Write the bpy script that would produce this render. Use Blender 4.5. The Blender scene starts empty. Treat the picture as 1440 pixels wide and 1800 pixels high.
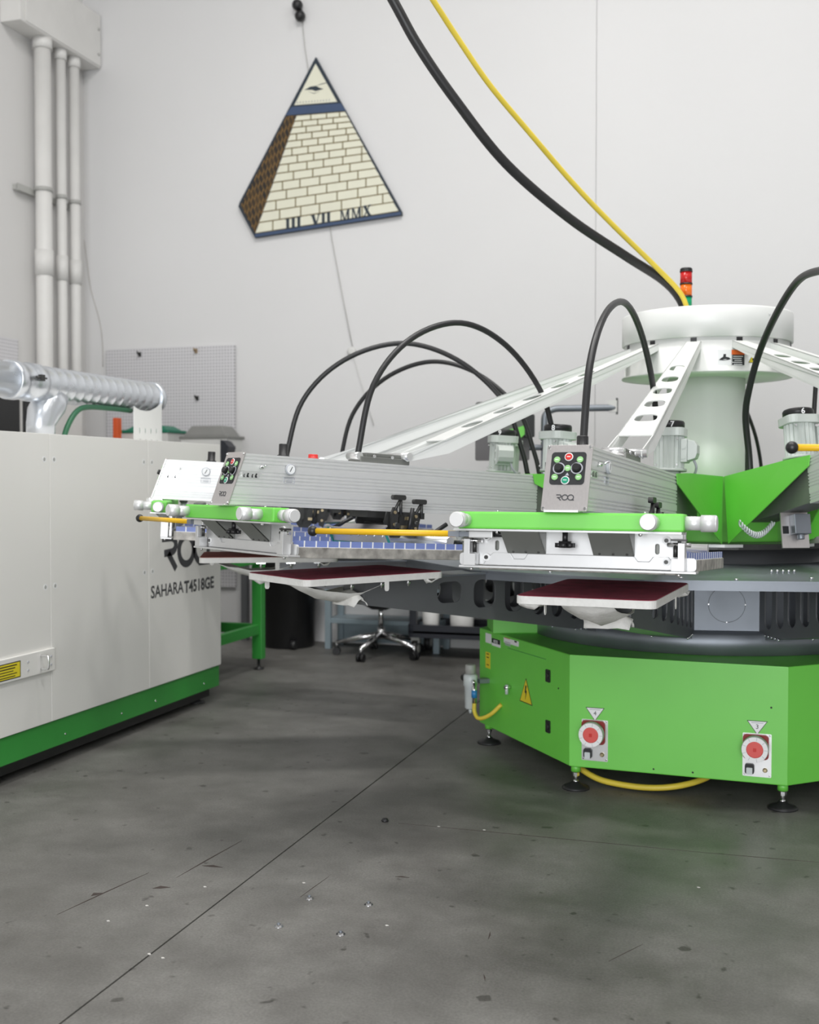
import bpy, bmesh, math, random
from mathutils import Vector, Matrix
from mathutils.geometry import tessellate_polygon
random.seed(7)
scene = bpy.context.scene
COL = scene.collection
R = math.radians

# ------------------------------------------------------------------ camera
YAW, PITCH, CAM_H, FPX = R(17.48), R(1.63), 1.25, 2000.0
cd = bpy.data.cameras.new('camera'); cam = bpy.data.objects.new('camera', cd); COL.objects.link(cam)
cd.sensor_fit = 'HORIZONTAL'; cd.sensor_width = 24.0; cd.lens = 24.0 * FPX / 1440
cd.clip_start = .05; cd.clip_end = 100
cam.location = (0, 0, CAM_H); cam.rotation_euler = (R(90) - PITCH, 0, YAW)
cd.dof.use_dof = True; cd.dof.focus_distance = 3.5; cd.dof.aperture_fstop = 2.8
scene.camera = cam
# ------------------------------------------------------------------ world, lights, exposure
scene.view_settings.view_transform = 'Standard'
scene.view_settings.look = 'None'
scene.view_settings.gamma = 1.0
scene.view_settings.use_curve_mapping = False
scene.view_settings.exposure = 0.40
w = bpy.data.worlds.new('world'); scene.world = w; w.use_nodes = True
w.node_tree.nodes['Background'].inputs[0].default_value = (.85, .92, 1, 1)
w.node_tree.nodes['Background'].inputs[1].default_value = 1.0
def area(name, loc, rot, sx, sy, power, col=(1, 1, 1)):
    l = bpy.data.lights.new(name, 'AREA'); l.shape = 'RECTANGLE'; l.size = sx; l.size_y = sy
    l.energy = power; l.color = col
    o = bpy.data.objects.new(name, l); COL.objects.link(o); o.location = loc; o.rotation_euler = rot
    return o
# daylight through the open loading door in the wall behind the camera
area('door_daylight', (.3, -3.9, 2.1), (R(90), 0, 0), 4.4, 4.0, 270, (.97, .985, 1))
# ceiling lamps
CEIL = 7.0
for lx, ly, lp in ((-2.6, 1.6, 40), (.6, 1.8, 85), (-1.9, 4.0, 95), (.6, 5.0, 60), (4.2, 3.6, 15)):
    area('ceiling_lamp', (lx, ly, CEIL - .25), (0, 0, 0), 1.2, .4, lp, (1, .985, .96))

# ------------------------------------------------------------------ helpers
_fw = Vector((-math.sin(YAW) * math.cos(PITCH), math.cos(YAW) * math.cos(PITCH), -math.sin(PITCH)))
_rt = Vector((math.cos(YAW), math.sin(YAW), 0)); _up = _rt.cross(_fw)
def ray(x, y): return _fw + _rt * ((x - 720) / FPX) - _up * ((y - 900) / FPX)
_C = Vector((0, 0, CAM_H))
def atY(x, y, Y): r = ray(x, y); return _C + r * (Y / r.y)
def atX(x, y, X): r = ray(x, y); return _C + r * (X / r.x)
def atZ(x, y, z): r = ray(x, y); return _C + r * ((z - CAM_H) / r.z)
def atD(x, y, d): return _C + ray(x, y) * d

def mat(name, col, rough=.5, metal=0.0, spec=.5, noise=0.0, nscale=8.0, bump=0.0, bscale=60.0, coat=0.0, alpha=1.0, trans=0.0, emit=0.0, rnoise=0.0, stretch=None):
    m = bpy.data.materials.new(name); m.use_nodes = True
    nt = m.node_tree; b = nt.nodes['Principled BSDF']
    b.inputs['Base Color'].default_value = (*col, 1); b.inputs['Roughness'].default_value = rough
    b.inputs['Metallic'].default_value = metal; b.inputs['Specular IOR Level'].default_value = spec
    b.inputs['Coat Weight'].default_value = coat; b.inputs['Coat Roughness'].default_value = .12
    b.inputs['Alpha'].default_value = alpha; b.inputs['Transmission Weight'].default_value = trans
    if emit: b.inputs['Emission Color'].default_value = (*col, 1); b.inputs['Emission Strength'].default_value = emit
    if noise or bump or rnoise:
        tc = nt.nodes.new('ShaderNodeTexCoord'); src = tc.outputs['Object']
        if stretch:
            mp = nt.nodes.new('ShaderNodeMapping'); mp.inputs['Scale'].default_value = stretch
            nt.links.new(src, mp.inputs[0]); src = mp.outputs[0]
        n = nt.nodes.new('ShaderNodeTexNoise'); n.inputs['Scale'].default_value = nscale; n.inputs['Detail'].default_value = 5
        nt.links.new(src, n.inputs['Vector'])
        if noise:
            r = nt.nodes.new('ShaderNodeMapRange'); r.inputs['From Min'].default_value = .25; r.inputs['From Max'].default_value = .75
            r.inputs['To Min'].default_value = 1 - noise; r.inputs['To Max'].default_value = 1 + noise
            nt.links.new(n.outputs['Fac'], r.inputs['Value'])
            mx = nt.nodes.new('ShaderNodeVectorMath'); mx.operation = 'SCALE'; mx.inputs[0].default_value = col
            nt.links.new(r.outputs[0], mx.inputs['Scale']); nt.links.new(mx.outputs[0], b.inputs['Base Color'])
        if rnoise:
            r = nt.nodes.new('ShaderNodeMapRange'); r.inputs['To Min'].default_value = rough - rnoise; r.inputs['To Max'].default_value = rough + rnoise
            r.inputs['From Min'].default_value = .3; r.inputs['From Max'].default_value = .7
            nt.links.new(n.outputs['Fac'], r.inputs['Value']); nt.links.new(r.outputs[0], b.inputs['Roughness'])
        if bump:
            n2 = nt.nodes.new('ShaderNodeTexNoise'); n2.inputs['Scale'].default_value = bscale; n2.inputs['Detail'].default_value = 4
            nt.links.new(src, n2.inputs['Vector'])
            bp = nt.nodes.new('ShaderNodeBump'); bp.inputs['Strength'].default_value = bump; bp.inputs['Distance'].default_value = .01
            nt.links.new(n2.outputs['Fac'], bp.inputs['Height']); nt.links.new(bp.outputs[0], b.inputs['Normal'])
    return m

M = {}
M['wall'] = mat('painted_wall', (.70, .695, .695), .8, noise=.02, nscale=.7, bump=.06, bscale=30)
M['wall_side'] = mat('painted_side_wall', (.66, .65, .64), .8, noise=.02, nscale=.7, bump=.06, bscale=30)
M['ceiling'] = mat('white_ceiling', (.7, .7, .7), .9, noise=.02)
M['green'] = mat('green_powder_coat', (.15, .62, .06), .48, spec=1.0, noise=.02, bump=.05, bscale=900)
M['green_dark'] = mat('deep_green_paint', (.04, .30, .05), .32, noise=.03)
M['panel_beige'] = mat('warm_white_sheet_metal', (.80, .785, .755), .4, noise=.03, nscale=1.2, rnoise=.06)
M['white'] = mat('white_paint', (.76, .77, .75), .35, noise=.01)
M['alu'] = mat('brushed_aluminium', (.78, .78, .775), .5, metal=.6, noise=.03, stretch=(3, 60, 60))
M['alu_plain'] = mat('smooth_aluminium', (.83, .83, .83), .3, metal=.85, noise=.02)
M['knob'] = mat('satin_aluminium_knob', (.74, .74, .74), .42, metal=.35, noise=.02)
M['clamp'] = mat('bare_sheet_aluminium', (.66, .66, .66), .42, metal=.55, noise=.02, nscale=20)
M['panel_steel'] = mat('brushed_steel_panel', (.60, .57, .56), .36, metal=.85, noise=.05, stretch=(40, 40, 4))
M['steel'] = mat('grey_steel', (.24, .26, .29), .42, metal=.65, noise=.10, nscale=5, rnoise=.08)
M['steel_dark'] = mat('dark_grey_steel', (.17, .175, .185), .45, metal=.5, noise=.08, nscale=6)
M['galv'] = mat('galvanised_duct', (.72, .75, .79), .3, metal=.9, noise=.04, nscale=7, rnoise=.04)
M['chrome'] = mat('chrome', (.82, .82, .83), .15, metal=1, noise=.01)
M['black'] = mat('black_plastic', (.012, .012, .013), .4, noise=.1)
M['rubber'] = mat('black_rubber', (.018, .018, .019), .42, noise=.1)
M['gunmetal'] = mat('dark_anodised_metal', (.06, .06, .058), .4, metal=.6, noise=.1)
M['olive'] = mat('olive_grey_metal', (.20, .205, .19), .45, metal=.4, noise=.05)
M['yellow'] = mat('yellow_paint', (.80, .47, .012), .38, noise=.03)
M['yellow_hose'] = mat('yellow_rubber', (.74, .57, .06), .45, noise=.06)
M['yellow_label'] = mat('yellow_label', (.80, .66, .03), .5, noise=.02)
M['red'] = mat('red_plastic', (.60, .03, .025), .35, noise=.02)
M['red_plug'] = mat('coral_red_plastic', (.72, .10, .09), .42, noise=.04)
M['red_dark'] = mat('dark_red_plastic', (.28, .02, .02), .4, noise=.04)
M['red_fabric'] = mat('maroon_pallet_cover', (.31, .04, .07), .85, noise=.35, nscale=14, bump=.3, bscale=700)
M['rust_fabric'] = mat('rust_red_pallet_cover', (.33, .085, .06), .85, noise=.3, nscale=14, bump=.3, bscale=700)
M['tape'] = mat('white_masking_tape', (.78, .77, .74), .7, noise=.06, nscale=40, bump=.25, bscale=80)
M['teal'] = mat('teal_blade', (.02, .22, .20), .4, noise=.03)
M['btn_green'] = mat('pale_green_button', (.30, .58, .24), .45, noise=.02)
M['btn_dark'] = mat('teal_green_button', (.01, .30, .17), .4, noise=.02)
M['ring_white'] = mat('white_ring', (.85, .85, .85), .4, noise=.01)
M['ring_grey'] = mat('grey_ring', (.45, .46, .5), .4, noise=.01)
M['print_dark'] = mat('dark_print', (.015, .016, .018), .55, noise=.02)
M['logo'] = mat('charcoal_print', (.05, .05, .055), .5, noise=.02)
M['paper'] = mat('white_label', (.86, .86, .87), .55, noise=.01)
M['orange'] = mat('orange_label', (.75, .13, .015), .5, noise=.02)
M['motor'] = mat('pale_grey_motor_paint', (.55, .59, .56), .38, noise=.03)
M['lens_red'] = mat('red_lens', (.50, .012, .012), .25, noise=.02)
M['lens_orange'] = mat('orange_lens', (.80, .16, .008), .25, noise=.02)
M['lens_green'] = mat('green_lens', (.0, .30, .12), .25, noise=.02)
M['blue_tape'] = mat('blue_tape', (.20, .26, .56), .5, noise=.06, nscale=30)
M['mesh'] = mat('screen_mesh', (.42, .45, .5), .5, noise=.1, nscale=25)
M['frame_ink'] = mat('ink_stained_frame', (.42, .40, .37), .55, metal=.3, noise=.45, nscale=28, bump=.1)
M['wood'] = mat('raw_wood', (.30, .22, .13), .7, noise=.25, nscale=30, stretch=(2, 12, 12))
M['pipe'] = mat('painted_pipe', (.70, .69, .67), .5, noise=.03)
M['bin_grey'] = mat('grey_plastic_bin', (.42, .42, .40), .5, noise=.05)
M['green_reflection'] = mat('painted_green_reflection', (.02, .12, .055), .5, noise=.1)  # reflected green put into a colour, for the tube under the duct
M['lid_grey'] = mat('dark_grey_lid', (.22, .22, .21), .5, noise=.08)
M['bin_clear'] = mat('pale_plastic', (.66, .66, .64), .4, noise=.03)
M['lid_green'] = mat('green_plastic_lid', (.01, .17, .10), .4, noise=.04)
M['orange_plastic'] = mat('orange_plastic', (.68, .10, .02), .45, noise=.05)
M['trash'] = mat('black_trash_plastic', (.010, .010, .011), .32, noise=.2, nscale=10)
M['blue_steel'] = mat('blue_grey_steel', (.30, .37, .41), .4, metal=.3, noise=.06)
M['cart'] = mat('dark_blue_black_plastic', (.018, .02, .028), .45, noise=.1)
M['bucket'] = mat('white_bucket', (.78, .77, .75), .45, noise=.03)
M['dark_glass'] = mat('dark_cabinet_front', (.012, .012, .013), .35, noise=.05)
M['sign_dark'] = mat('sign_navy_black', (.018, .03, .045), .45, noise=.05)
M['sign_blue'] = mat('sign_blue', (.045, .075, .15), .5, noise=.06)
M['sign_cream'] = mat('sign_cream', (.74, .73, .60), .5, noise=.03)
M['sign_mortar'] = mat('sign_mortar', (.17, .13, .05), .6, noise=.25, nscale=30)
M['grey_box'] = mat('grey_enclosure', (.13, .125, .13), .5, noise=.04)
M['bronze'] = mat('bronze_fitting', (.55, .45, .28), .3, metal=.9, noise=.05)
M['blue_fit'] = mat('blue_fitting', (.03, .22, .52), .35, noise=.02)
M['clear_grey'] = mat('pale_grey_plastic', (.62, .66, .66), .35, noise=.03)

def floor_material():
    m = bpy.data.materials.new('polished_concrete'); m.use_nodes = True
    nt = m.node_tree; b = nt.nodes['Principled BSDF']; L = nt.links.new
    tc = nt.nodes.new('ShaderNodeTexCoord')
    def noise(sc, det, rough=.55):
        n = nt.nodes.new('ShaderNodeTexNoise'); n.inputs['Scale'].default_value = sc; n.inputs['Detail'].default_value = det
        n.inputs['Roughness'].default_value = rough; L(tc.outputs['Object'], n.inputs['Vector']); return n.outputs['Fac']
    def ramp(src, stops):
        r = nt.nodes.new('ShaderNodeValToRGB'); L(src, r.inputs[0]); e = r.color_ramp.elements
        e[0].position, e[0].color = stops[0][0], (*stops[0][1], 1); e[1].position, e[1].color = stops[-1][0], (*stops[-1][1], 1)
        for p, c in stops[1:-1]:
            x = e.new(p); x.color = (*c, 1)
        return r.outputs[0]
    def mult(a, c, f=1):
        x = nt.nodes.new('ShaderNodeMix'); x.data_type = 'RGBA'; x.blend_type = 'MULTIPLY'; x.inputs[0].default_value = f
        L(a, x.inputs[6]); L(c, x.inputs[7]); return x.outputs[2]
    base = ramp(noise(1.1, 7, .62), [(.3, (.092, .088, .081)), (.5, (.156, .152, .143)), (.72, (.222, .217, .206))])
    mid = ramp(noise(7, 8, .65), [(.3, (.80, .79, .78)), (.7, (1.1, 1.1, 1.09))])
    fine = ramp(noise(140, 3), [(.3, (.80, .80, .80)), (.7, (1.12, 1.12, 1.12))])
    spots = ramp(noise(18, 2, .4), [(.26, (.45, .44, .43)), (.31, (1, 1, 1)), (1, (1, 1, 1))])
    c = mult(mult(mult(base, mid), fine), spots)
    L(c, b.inputs['Base Color'])
    rr = nt.nodes.new('ShaderNodeMapRange'); L(noise(2.2, 6), rr.inputs[0]); rr.inputs[1].default_value = .3; rr.inputs[2].default_value = .7
    rr.inputs[3].default_value = .40; rr.inputs[4].default_value = .58; L(rr.outputs[0], b.inputs['Roughness'])
    b.inputs['Specular IOR Level'].default_value = .45
    bp = nt.nodes.new('ShaderNodeBump'); bp.inputs['Strength'].default_value = .08; bp.inputs['Distance'].default_value = .004
    L(noise(160, 4), bp.inputs['Height']); L(bp.outputs[0], b.inputs['Normal'])
    return m
M['floor'] = floor_material()
def pegboard_material():
    m = bpy.data.materials.new('pegboard'); m.use_nodes = True
    nt = m.node_tree; b = nt.nodes['Principled BSDF']; L = nt.links.new
    tc = nt.nodes.new('ShaderNodeTexCoord'); mp = nt.nodes.new('ShaderNodeVectorMath'); mp.operation = 'SCALE'; mp.inputs['Scale'].default_value = 1 / .0254
    L(tc.outputs['Object'], mp.inputs[0])
    fr = nt.nodes.new('ShaderNodeVectorMath'); fr.operation = 'FRACTION'; L(mp.outputs[0], fr.inputs[0])
    sb = nt.nodes.new('ShaderNodeVectorMath'); sb.operation = 'SUBTRACT'; L(fr.outputs[0], sb.inputs[0]); sb.inputs[1].default_value = (.5, .5, .5)
    ml = nt.nodes.new('ShaderNodeVectorMath'); ml.operation = 'MULTIPLY'; L(sb.outputs[0], ml.inputs[0]); ml.inputs[1].default_value = (1, 0, 1)
    ln = nt.nodes.new('ShaderNodeVectorMath'); ln.operation = 'LENGTH'; L(ml.outputs[0], ln.inputs[0])
    lt = nt.nodes.new('ShaderNodeMath'); lt.operation = 'LESS_THAN'; L(ln.outputs['Value'], lt.inputs[0]); lt.inputs[1].default_value = .20
    mx = nt.nodes.new('ShaderNodeMix'); mx.data_type = 'RGBA'; L(lt.outputs[0], mx.inputs[0])
    mx.inputs[6].default_value = (.63, .62, .64, 1); mx.inputs[7].default_value = (.27, .27, .28, 1)
    L(mx.outputs[2], b.inputs['Base Color']); b.inputs['Roughness'].default_value = .55
    return m
M['peg'] = pegboard_material()
def side_brick_material():
    # printed courses of dark bricks: rows follow the sloping foot line, joints run up the edge
    m = bpy.data.materials.new('sign_shaded_bricks'); m.use_nodes = True
    nt = m.node_tree; b = nt.nodes['Principled BSDF']; L = nt.links.new
    tc = nt.nodes.new('ShaderNodeTexCoord'); sp_ = nt.nodes.new('ShaderNodeSeparateXYZ'); L(tc.outputs['Object'], sp_.inputs[0])
    def math_(op, a, c):
        n = nt.nodes.new('ShaderNodeMath'); n.operation = op
        for k, v in ((0, a), (1, c)):
            if isinstance(v, (int, float)): n.inputs[k].default_value = v
            else: L(v, n.inputs[k])
        return n.outputs[0]
    row = math_('ADD', math_('MULTIPLY', sp_.outputs[2], 1.0), math_('MULTIPLY', sp_.outputs[0], 1.9))
    col = math_('ADD', math_('MULTIPLY', sp_.outputs[0], 1.0), math_('MULTIPLY', sp_.outputs[2], -.36))
    cb_ = nt.nodes.new('ShaderNodeCombineXYZ'); L(col, cb_.inputs[0]); L(row, cb_.inputs[1])
    br = nt.nodes.new('ShaderNodeTexBrick'); L(cb_.outputs[0], br.inputs['Vector'])
    br.inputs['Color1'].default_value = (.012, .010, .008, 1); br.inputs['Color2'].default_value = (.060, .034, .010, 1); br.inputs['Mortar'].default_value = (.24, .13, .03, 1)
    br.inputs['Scale'].default_value = 1.0; br.inputs['Mortar Size'].default_value = .0035; br.inputs['Brick Width'].default_value = .05; br.inputs['Row Height'].default_value = .075
    L(br.outputs['Color'], b.inputs['Base Color']); b.inputs['Roughness'].default_value = .5
    return m
M['sign_side'] = side_brick_material()

class MB:
    def __init__(s): s.v = []; s.f = []; s.s = []
    def add(s, vs, fs, smooth=False):
        n = len(s.v); s.v += [Vector(p) for p in vs]
        for i, f in enumerate(fs):
            s.f.append(tuple(n + k for k in f)); s.s.append(smooth if isinstance(smooth, bool) else smooth[i])
        return s
    def box(s, x0, x1, y0, y1, z0, z1):
        vs = [(x, y, z) for z in (z0, z1) for y in (y0, y1) for x in (x0, x1)]
        return s.add(vs, [(0, 2, 3, 1), (4, 5, 7, 6), (0, 1, 5, 4), (2, 6, 7, 3), (0, 4, 6, 2), (1, 3, 7, 5)])
    def cyl(s, p0, p1, r0, r1=None, n=16, caps=True):
        p0 = Vector(p0); p1 = Vector(p1); r1 = r0 if r1 is None else r1
        d = (p1 - p0).normalized(); a = d.orthogonal().normalized(); b = d.cross(a)
        if abs(d.z) > .99: a = Vector((1, 0, 0)); b = d.cross(a)
        vs = []
        for p, r in ((p0, r0), (p1, r1)):
            for k in range(n):
                t = 2 * math.pi * k / n; vs.append(p + a * (r * math.cos(t)) + b * (r * math.sin(t)))
        fs = [(k, (k + 1) % n, n + (k + 1) % n, n + k) for k in range(n)]; sm = [True] * n
        if caps: fs += [tuple(range(n))[::-1], tuple(range(n, 2 * n))]; sm += [False, False]
        return s.add(vs, fs, sm)
    def tube(s, pts, r, n=8, caps=True):
        pts = [Vector(p) for p in pts]; rr = r if isinstance(r, (list, tuple)) else [r] * len(pts)
        vs = []; a = None
        for i, p in enumerate(pts):
            d = (pts[min(i + 1, len(pts) - 1)] - pts[max(i - 1, 0)]).normalized()
            a = d.orthogonal().normalized() if a is None else (a - d * a.dot(d)).normalized()
            b = d.cross(a)
            for k in range(n):
                t = 2 * math.pi * k / n; vs.append(p + a * (rr[i] * math.cos(t)) + b * (rr[i] * math.sin(t)))
        fs = []; sm = []
        for i in range(len(pts) - 1):
            for k in range(n): fs.append((i * n + k, i * n + (k + 1) % n, (i + 1) * n + (k + 1) % n, (i + 1) * n + k)); sm.append(True)
        if caps: fs += [tuple(range(n))[::-1], tuple(range((len(pts) - 1) * n, len(pts) * n))]; sm += [False, False]
        return s.add(vs, fs, sm)
    def lathe(s, prof, c=(0, 0, 0), n=32, smooth=True, caps=True):
        c = Vector(c); vs = []
        for r, z in prof:
            for k in range(n): t = 2 * math.pi * k / n; vs.append(c + Vector((r * math.cos(t), r * math.sin(t), z)))
        fs = []; sm = []
        for i in range(len(prof) - 1):
            for k in range(n): fs.append((i * n + k, i * n + (k + 1) % n, (i + 1) * n + (k + 1) % n, (i + 1) * n + k)); sm.append(smooth)
        if caps: fs += [tuple(range(n))[::-1], tuple(range((len(prof) - 1) * n, len(prof) * n))]; sm += [False, False]
        return s.add(vs, fs, sm)
    def sphere(s, c, r, n=14):
        c = Vector(c); h = n // 2; prof = [(max(r * math.sin(math.pi * i / h), r * .01), -r * math.cos(math.pi * i / h)) for i in range(h + 1)]
        return s.lathe(prof, c, n)
    def prism(s, poly, c0, c1, fn, holes=(), smooth_side=False):
        # poly in (a,b) extruded from c0 to c1; fn(a,b,c) -> xyz
        loops = [list(poly)] + [list(h) for h in holes]
        flat = [p for l in loops for p in l]; n = len(flat)
        tri = tessellate_polygon([[Vector((p[0], p[1], 0)) for p in l] for l in loops]) if holes or len(poly) > 4 else None
        vs = [fn(a, b, c0) for a, b in flat] + [fn(a, b, c1) for a, b in flat]
        fs = []; sm = []
        if tri is None: fs += [tuple(range(n))[::-1], tuple(range(n, 2 * n))]; sm += [False, False]
        else:
            for t in tri: fs.append(tuple(t)[::-1]); fs.append(tuple(n + k for k in t)); sm += [False, False]
        o = 0
        for l in loops:
            m = len(l)
            for k in range(m): fs.append((o + k, o + (k + 1) % m, n + o + (k + 1) % m, n + o + k)); sm.append(smooth_side)
            o += m
        return s.add(vs, fs, sm)
    def xf(s, m): s.v = [m @ p for p in s.v]; return s
    def build(s, name, material, parent=None, bevel=0.0, label=None, seg=2):
        me = bpy.data.meshes.new(name); me.from_pydata([tuple(p) for p in s.v], [], s.f); me.update()
        bm = bmesh.new(); bm.from_mesh(me)
        bmesh.ops.recalc_face_normals(bm, faces=bm.faces[:])
        bm.to_mesh(me); bm.free()
        if len(me.polygons) == len(s.s): me.polygons.foreach_set('use_smooth', s.s)
        me.materials.append(M[material] if isinstance(material, str) else material)
        o = bpy.data.objects.new(name, me); COL.objects.link(o)
        if parent is not None: o.parent = parent
        if bevel:
            b = o.modifiers.new('bevel', 'BEVEL'); b.width = bevel; b.segments = seg; b.limit_method = 'ANGLE'; b.angle_limit = R(50)
        if label: o['label'] = label
        return o
def tag(o, label, cat, group=None):
    o['label'] = label; o['category'] = cat
    if group: o['group'] = group
    return o
def struct(o): o['kind'] = 'structure'; return o
def thing(name, label, cat, loc=(0, 0, 0), rot=(0, 0, 0), group=None):
    o = bpy.data.objects.new(name, None); COL.objects.link(o); o.location = loc; o.rotation_euler = rot
    o.empty_display_size = .1
    return tag(o, label, cat, group)
def kids(o): return list(o.children)
def copy_tree(o, parent=None):
    c = o.copy(); COL.objects.link(c); c.parent = parent
    for ch in kids(o): copy_tree(ch, c)
    return c
def frame(o, u, v, n=None):
    u = Vector(u).normalized(); v = Vector(v); v = (v - u * v.dot(u)).normalized(); n = u.cross(v)
    return Matrix(((u.x, v.x, n.x, o[0]), (u.y, v.y, n.y, o[1]), (u.z, v.z, n.z, o[2]), (0, 0, 0, 1)))
def rrect(w, h, r, cx=0, cy=0, n=4):
    pts = []
    for sx, sy, a0 in ((1, 1, 0), (-1, 1, 90), (-1, -1, 180), (1, -1, 270)):
        for k in range(n + 1):
            t = R(a0 + 90 * k / n); pts.append((cx + sx * (w / 2 - r) + r * math.cos(t), cy + sy * (h / 2 - r) + r * math.sin(t)))
    return pts
XY = lambda a, b, c: Vector((a, b, c))
XZ = lambda a, b, c: Vector((a, c, b))
def disc(r, n=20, cx=0, cy=0): return [(cx + r * math.cos(2 * math.pi * k / n), cy + r * math.sin(2 * math.pi * k / n)) for k in range(n)]
def spline(pts, n=10):
    P = [Vector(p) for p in pts]; P = [P[0] * 2 - P[1]] + P + [P[-1] * 2 - P[-2]]; out = []
    for i in range(1, len(P) - 2):
        for k in range(n):
            t = k / n; a, b, c, d = P[i - 1:i + 3]
            out.append(.5 * ((2 * b) + (c - a) * t + (2 * a - 5 * b + 4 * c - d) * t * t + (3 * b - a - 3 * c + d) * t ** 3))
    out.append(P[-2]); return out
def ribbon(mb, pts, wd, z0, z1, fn, closed=False):
    # flat stroke of width wd following 2-D pts
    P = [Vector((p[0], p[1])) for p in pts]; L = []; Rr = []; n = len(P)
    for i in range(n):
        a = P[(i - 1) % n] if closed or i > 0 else P[i]; b = P[(i + 1) % n] if closed or i < n - 1 else P[i]
        d = (b - a).normalized(); q = Vector((-d.y, d.x)); L.append(P[i] + q * wd / 2); Rr.append(P[i] - q * wd / 2)
    for i in range(n if closed else n - 1):
        j = (i + 1) % n
        mb.prism([tuple(Rr[i]), tuple(Rr[j]), tuple(L[j]), tuple(L[i])], z0, z1, fn)
    return mb
def roq_logo(h, m4, name, material, parent):
    # the three letters of the maker's mark as strokes; h = cap height, origin at lower left
    mb = MB(); t = (.17 if h < .1 else .205) * h; e = .0006
    def arc(cx, cy, rx, ry, a0, a1, n=20): return [(cx + rx * math.cos(R(a0 + (a1 - a0) * k / n)), cy + ry * math.sin(R(a0 + (a1 - a0) * k / n))) for k in range(n + 1)]
    r = .5 * h - t / 2
    ribbon(mb, [(0, h - t / 2), (.5 * h, h - t / 2)] + arc(.5 * h, .695 * h, .27 * h, .305 * h - t / 2, 90, -90, 12) + [(.12 * h, .475 * h - 0)], t, 0, e, XY)
    ribbon(mb, [(.34 * h, .47 * h), (.78 * h, 0)], t, 0, e, XY)
    ribbon(mb, arc(1.38 * h, .5 * h, r * 1.08, r, 0, 360, 30)[:-1], t, 0, e, XY, closed=True)
    ribbon(mb, arc(2.30 * h, .5 * h, r * 1.08, r, -62, 250, 28), t, 0, e, XY)
    ribbon(mb, [(2.12 * h, t / 2), (2.85 * h, t / 2)], t, 0, e, XY)
    return mb.xf(m4).build(name, material, parent)
def text(s, size, m4, name, material, parent, bold=0.0, align='CENTER', ext=.0004, bend=0.0):
    c = bpy.data.curves.new('text', 'FONT'); c.body = s; c.size = size; c.align_x = align; c.align_y = 'CENTER'; c.extrude = ext; c.offset = bold
    c.resolution_u = 3
    to = bpy.data.objects.new('text', c); COL.objects.link(to)
    dg = bpy.context.evaluated_depsgraph_get(); me = bpy.data.meshes.new_from_object(to.evaluated_get(dg))
    bpy.data.objects.remove(to); bpy.data.curves.remove(c)
    if bend:
        for v in me.vertices:
            a = v.co.x / bend; r_ = bend + v.co.z; v.co = (r_ * math.sin(a), v.co.y, r_ * math.cos(a))
    me.transform(m4); me.materials.clear(); me.materials.append(M[material]); me.name = name
    o = bpy.data.objects.new(name, me); COL.objects.link(o); o.parent = parent
    return o

# ================================================================== SETTING
XL, YB, XR, YF = -5.36, 8.15, 6.2, -4.0
JX = -1.5415
fl = struct(MB().box(XL - .2, XR + .2, YF - .2, YB + .2, -.2, -.012).build('floor', 'floor'))
MB().box(XL - .2, JX - .003, YF - .2, YB + .2, -.012, 0).build('slab', 'floor', fl)
MB().box(JX + .003, XR + .2, YF - .2, YB + .2, -.012, 0).build('slab', 'floor', fl)
mb = MB()
mb.box(XL - .2, XR + .2, YB + .012, YB + .2, 0, CEIL)
wb = struct(mb.build('wall_back', 'wall'))
SX = -1.18
MB().box(XL - .2, SX - .0022, YB, YB + .012, 0, CEIL).build('panel', 'wall', wb)
MB().box(SX + .0022, XR + .2, YB, YB + .012, 0, CEIL).build('panel', 'wall', wb)
ck = MB().tube(spline([atY(*p, YB - .001) for p in ((138, 370), (147, 415), (154, 470), (160, 510), (174, 560), (180, 600), (181, 645))], 4), .003, 5)
ck.build('wall_crack', mat('hairline_crack', (.42, .40, .37), .9, noise=.1), wb)
struct(MB().box(XL - .2, XL, YF - .2, YB + .2, 0, CEIL).build('wall_left', 'wall_side'))
struct(MB().box(XR, XR + .2, YF - .2, YB + .2, 0, CEIL).build('wall_right', 'wall'))
struct(MB().box(XL - .2, XR + .2, YF - .2, YB + .2, CEIL, CEIL + .2).build('ceiling', 'ceiling'))
mb = MB(); DX0, DX1, DZ = -2.0, 2.6, 4.2
mb.box(XL - .2, DX0, YF - .2, YF, 0, CEIL); mb.box(DX1, XR + .2, YF - .2, YF, 0, CEIL); mb.box(DX0, DX1, YF - .2, YF, DZ, CEIL)
struct(mb.build('wall_front', 'wall'))
# worn marks on the floor
scr = mat('dark_scratch', (.05, .035, .03), .7, noise=.2); scr2 = mat('pale_fleck', (.62, .6, .57), .7, noise=.1)
for (a, b, wd) in (((100, 1608), (262, 1534), .005), ((310, 1543), (425, 1478), .005), ((700, 1447), (1240, 1499), .003), ((1240, 1499), (1440, 1516), .002),
                   ((528, 1577), (578, 1541), .002), ((862, 1637), (858, 1652), .004), ((1070, 1690), (1130, 1660), .0015), ((850, 1712), (853, 1726), .003), ((160, 1575), (180, 1570), .02), ((268, 1562), (300, 1560), .02), ((355, 1522), (392, 1525), .015), ((695, 1541), (720, 1543), .009)):
    p, q = atZ(*a, 0), atZ(*b, 0); d = (q - p).normalized(); s_ = Vector((-d.y, d.x, 0)) * wd / 2
    mid = p.lerp(q, .45) + s_ * .6
    ring = [p, mid - s_, q, mid + s_ * 1.2]
    m_ = MB().add([v + Vector((0, 0, .0008)) for v in ring] + [v + Vector((0, 0, -.002)) for v in ring], [(0, 1, 2, 3), (4, 7, 6, 5), (0, 4, 5, 1), (1, 5, 6, 2), (2, 6, 7, 3), (3, 7, 4, 0)])
    m_.build('scratch', scr, fl)
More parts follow.
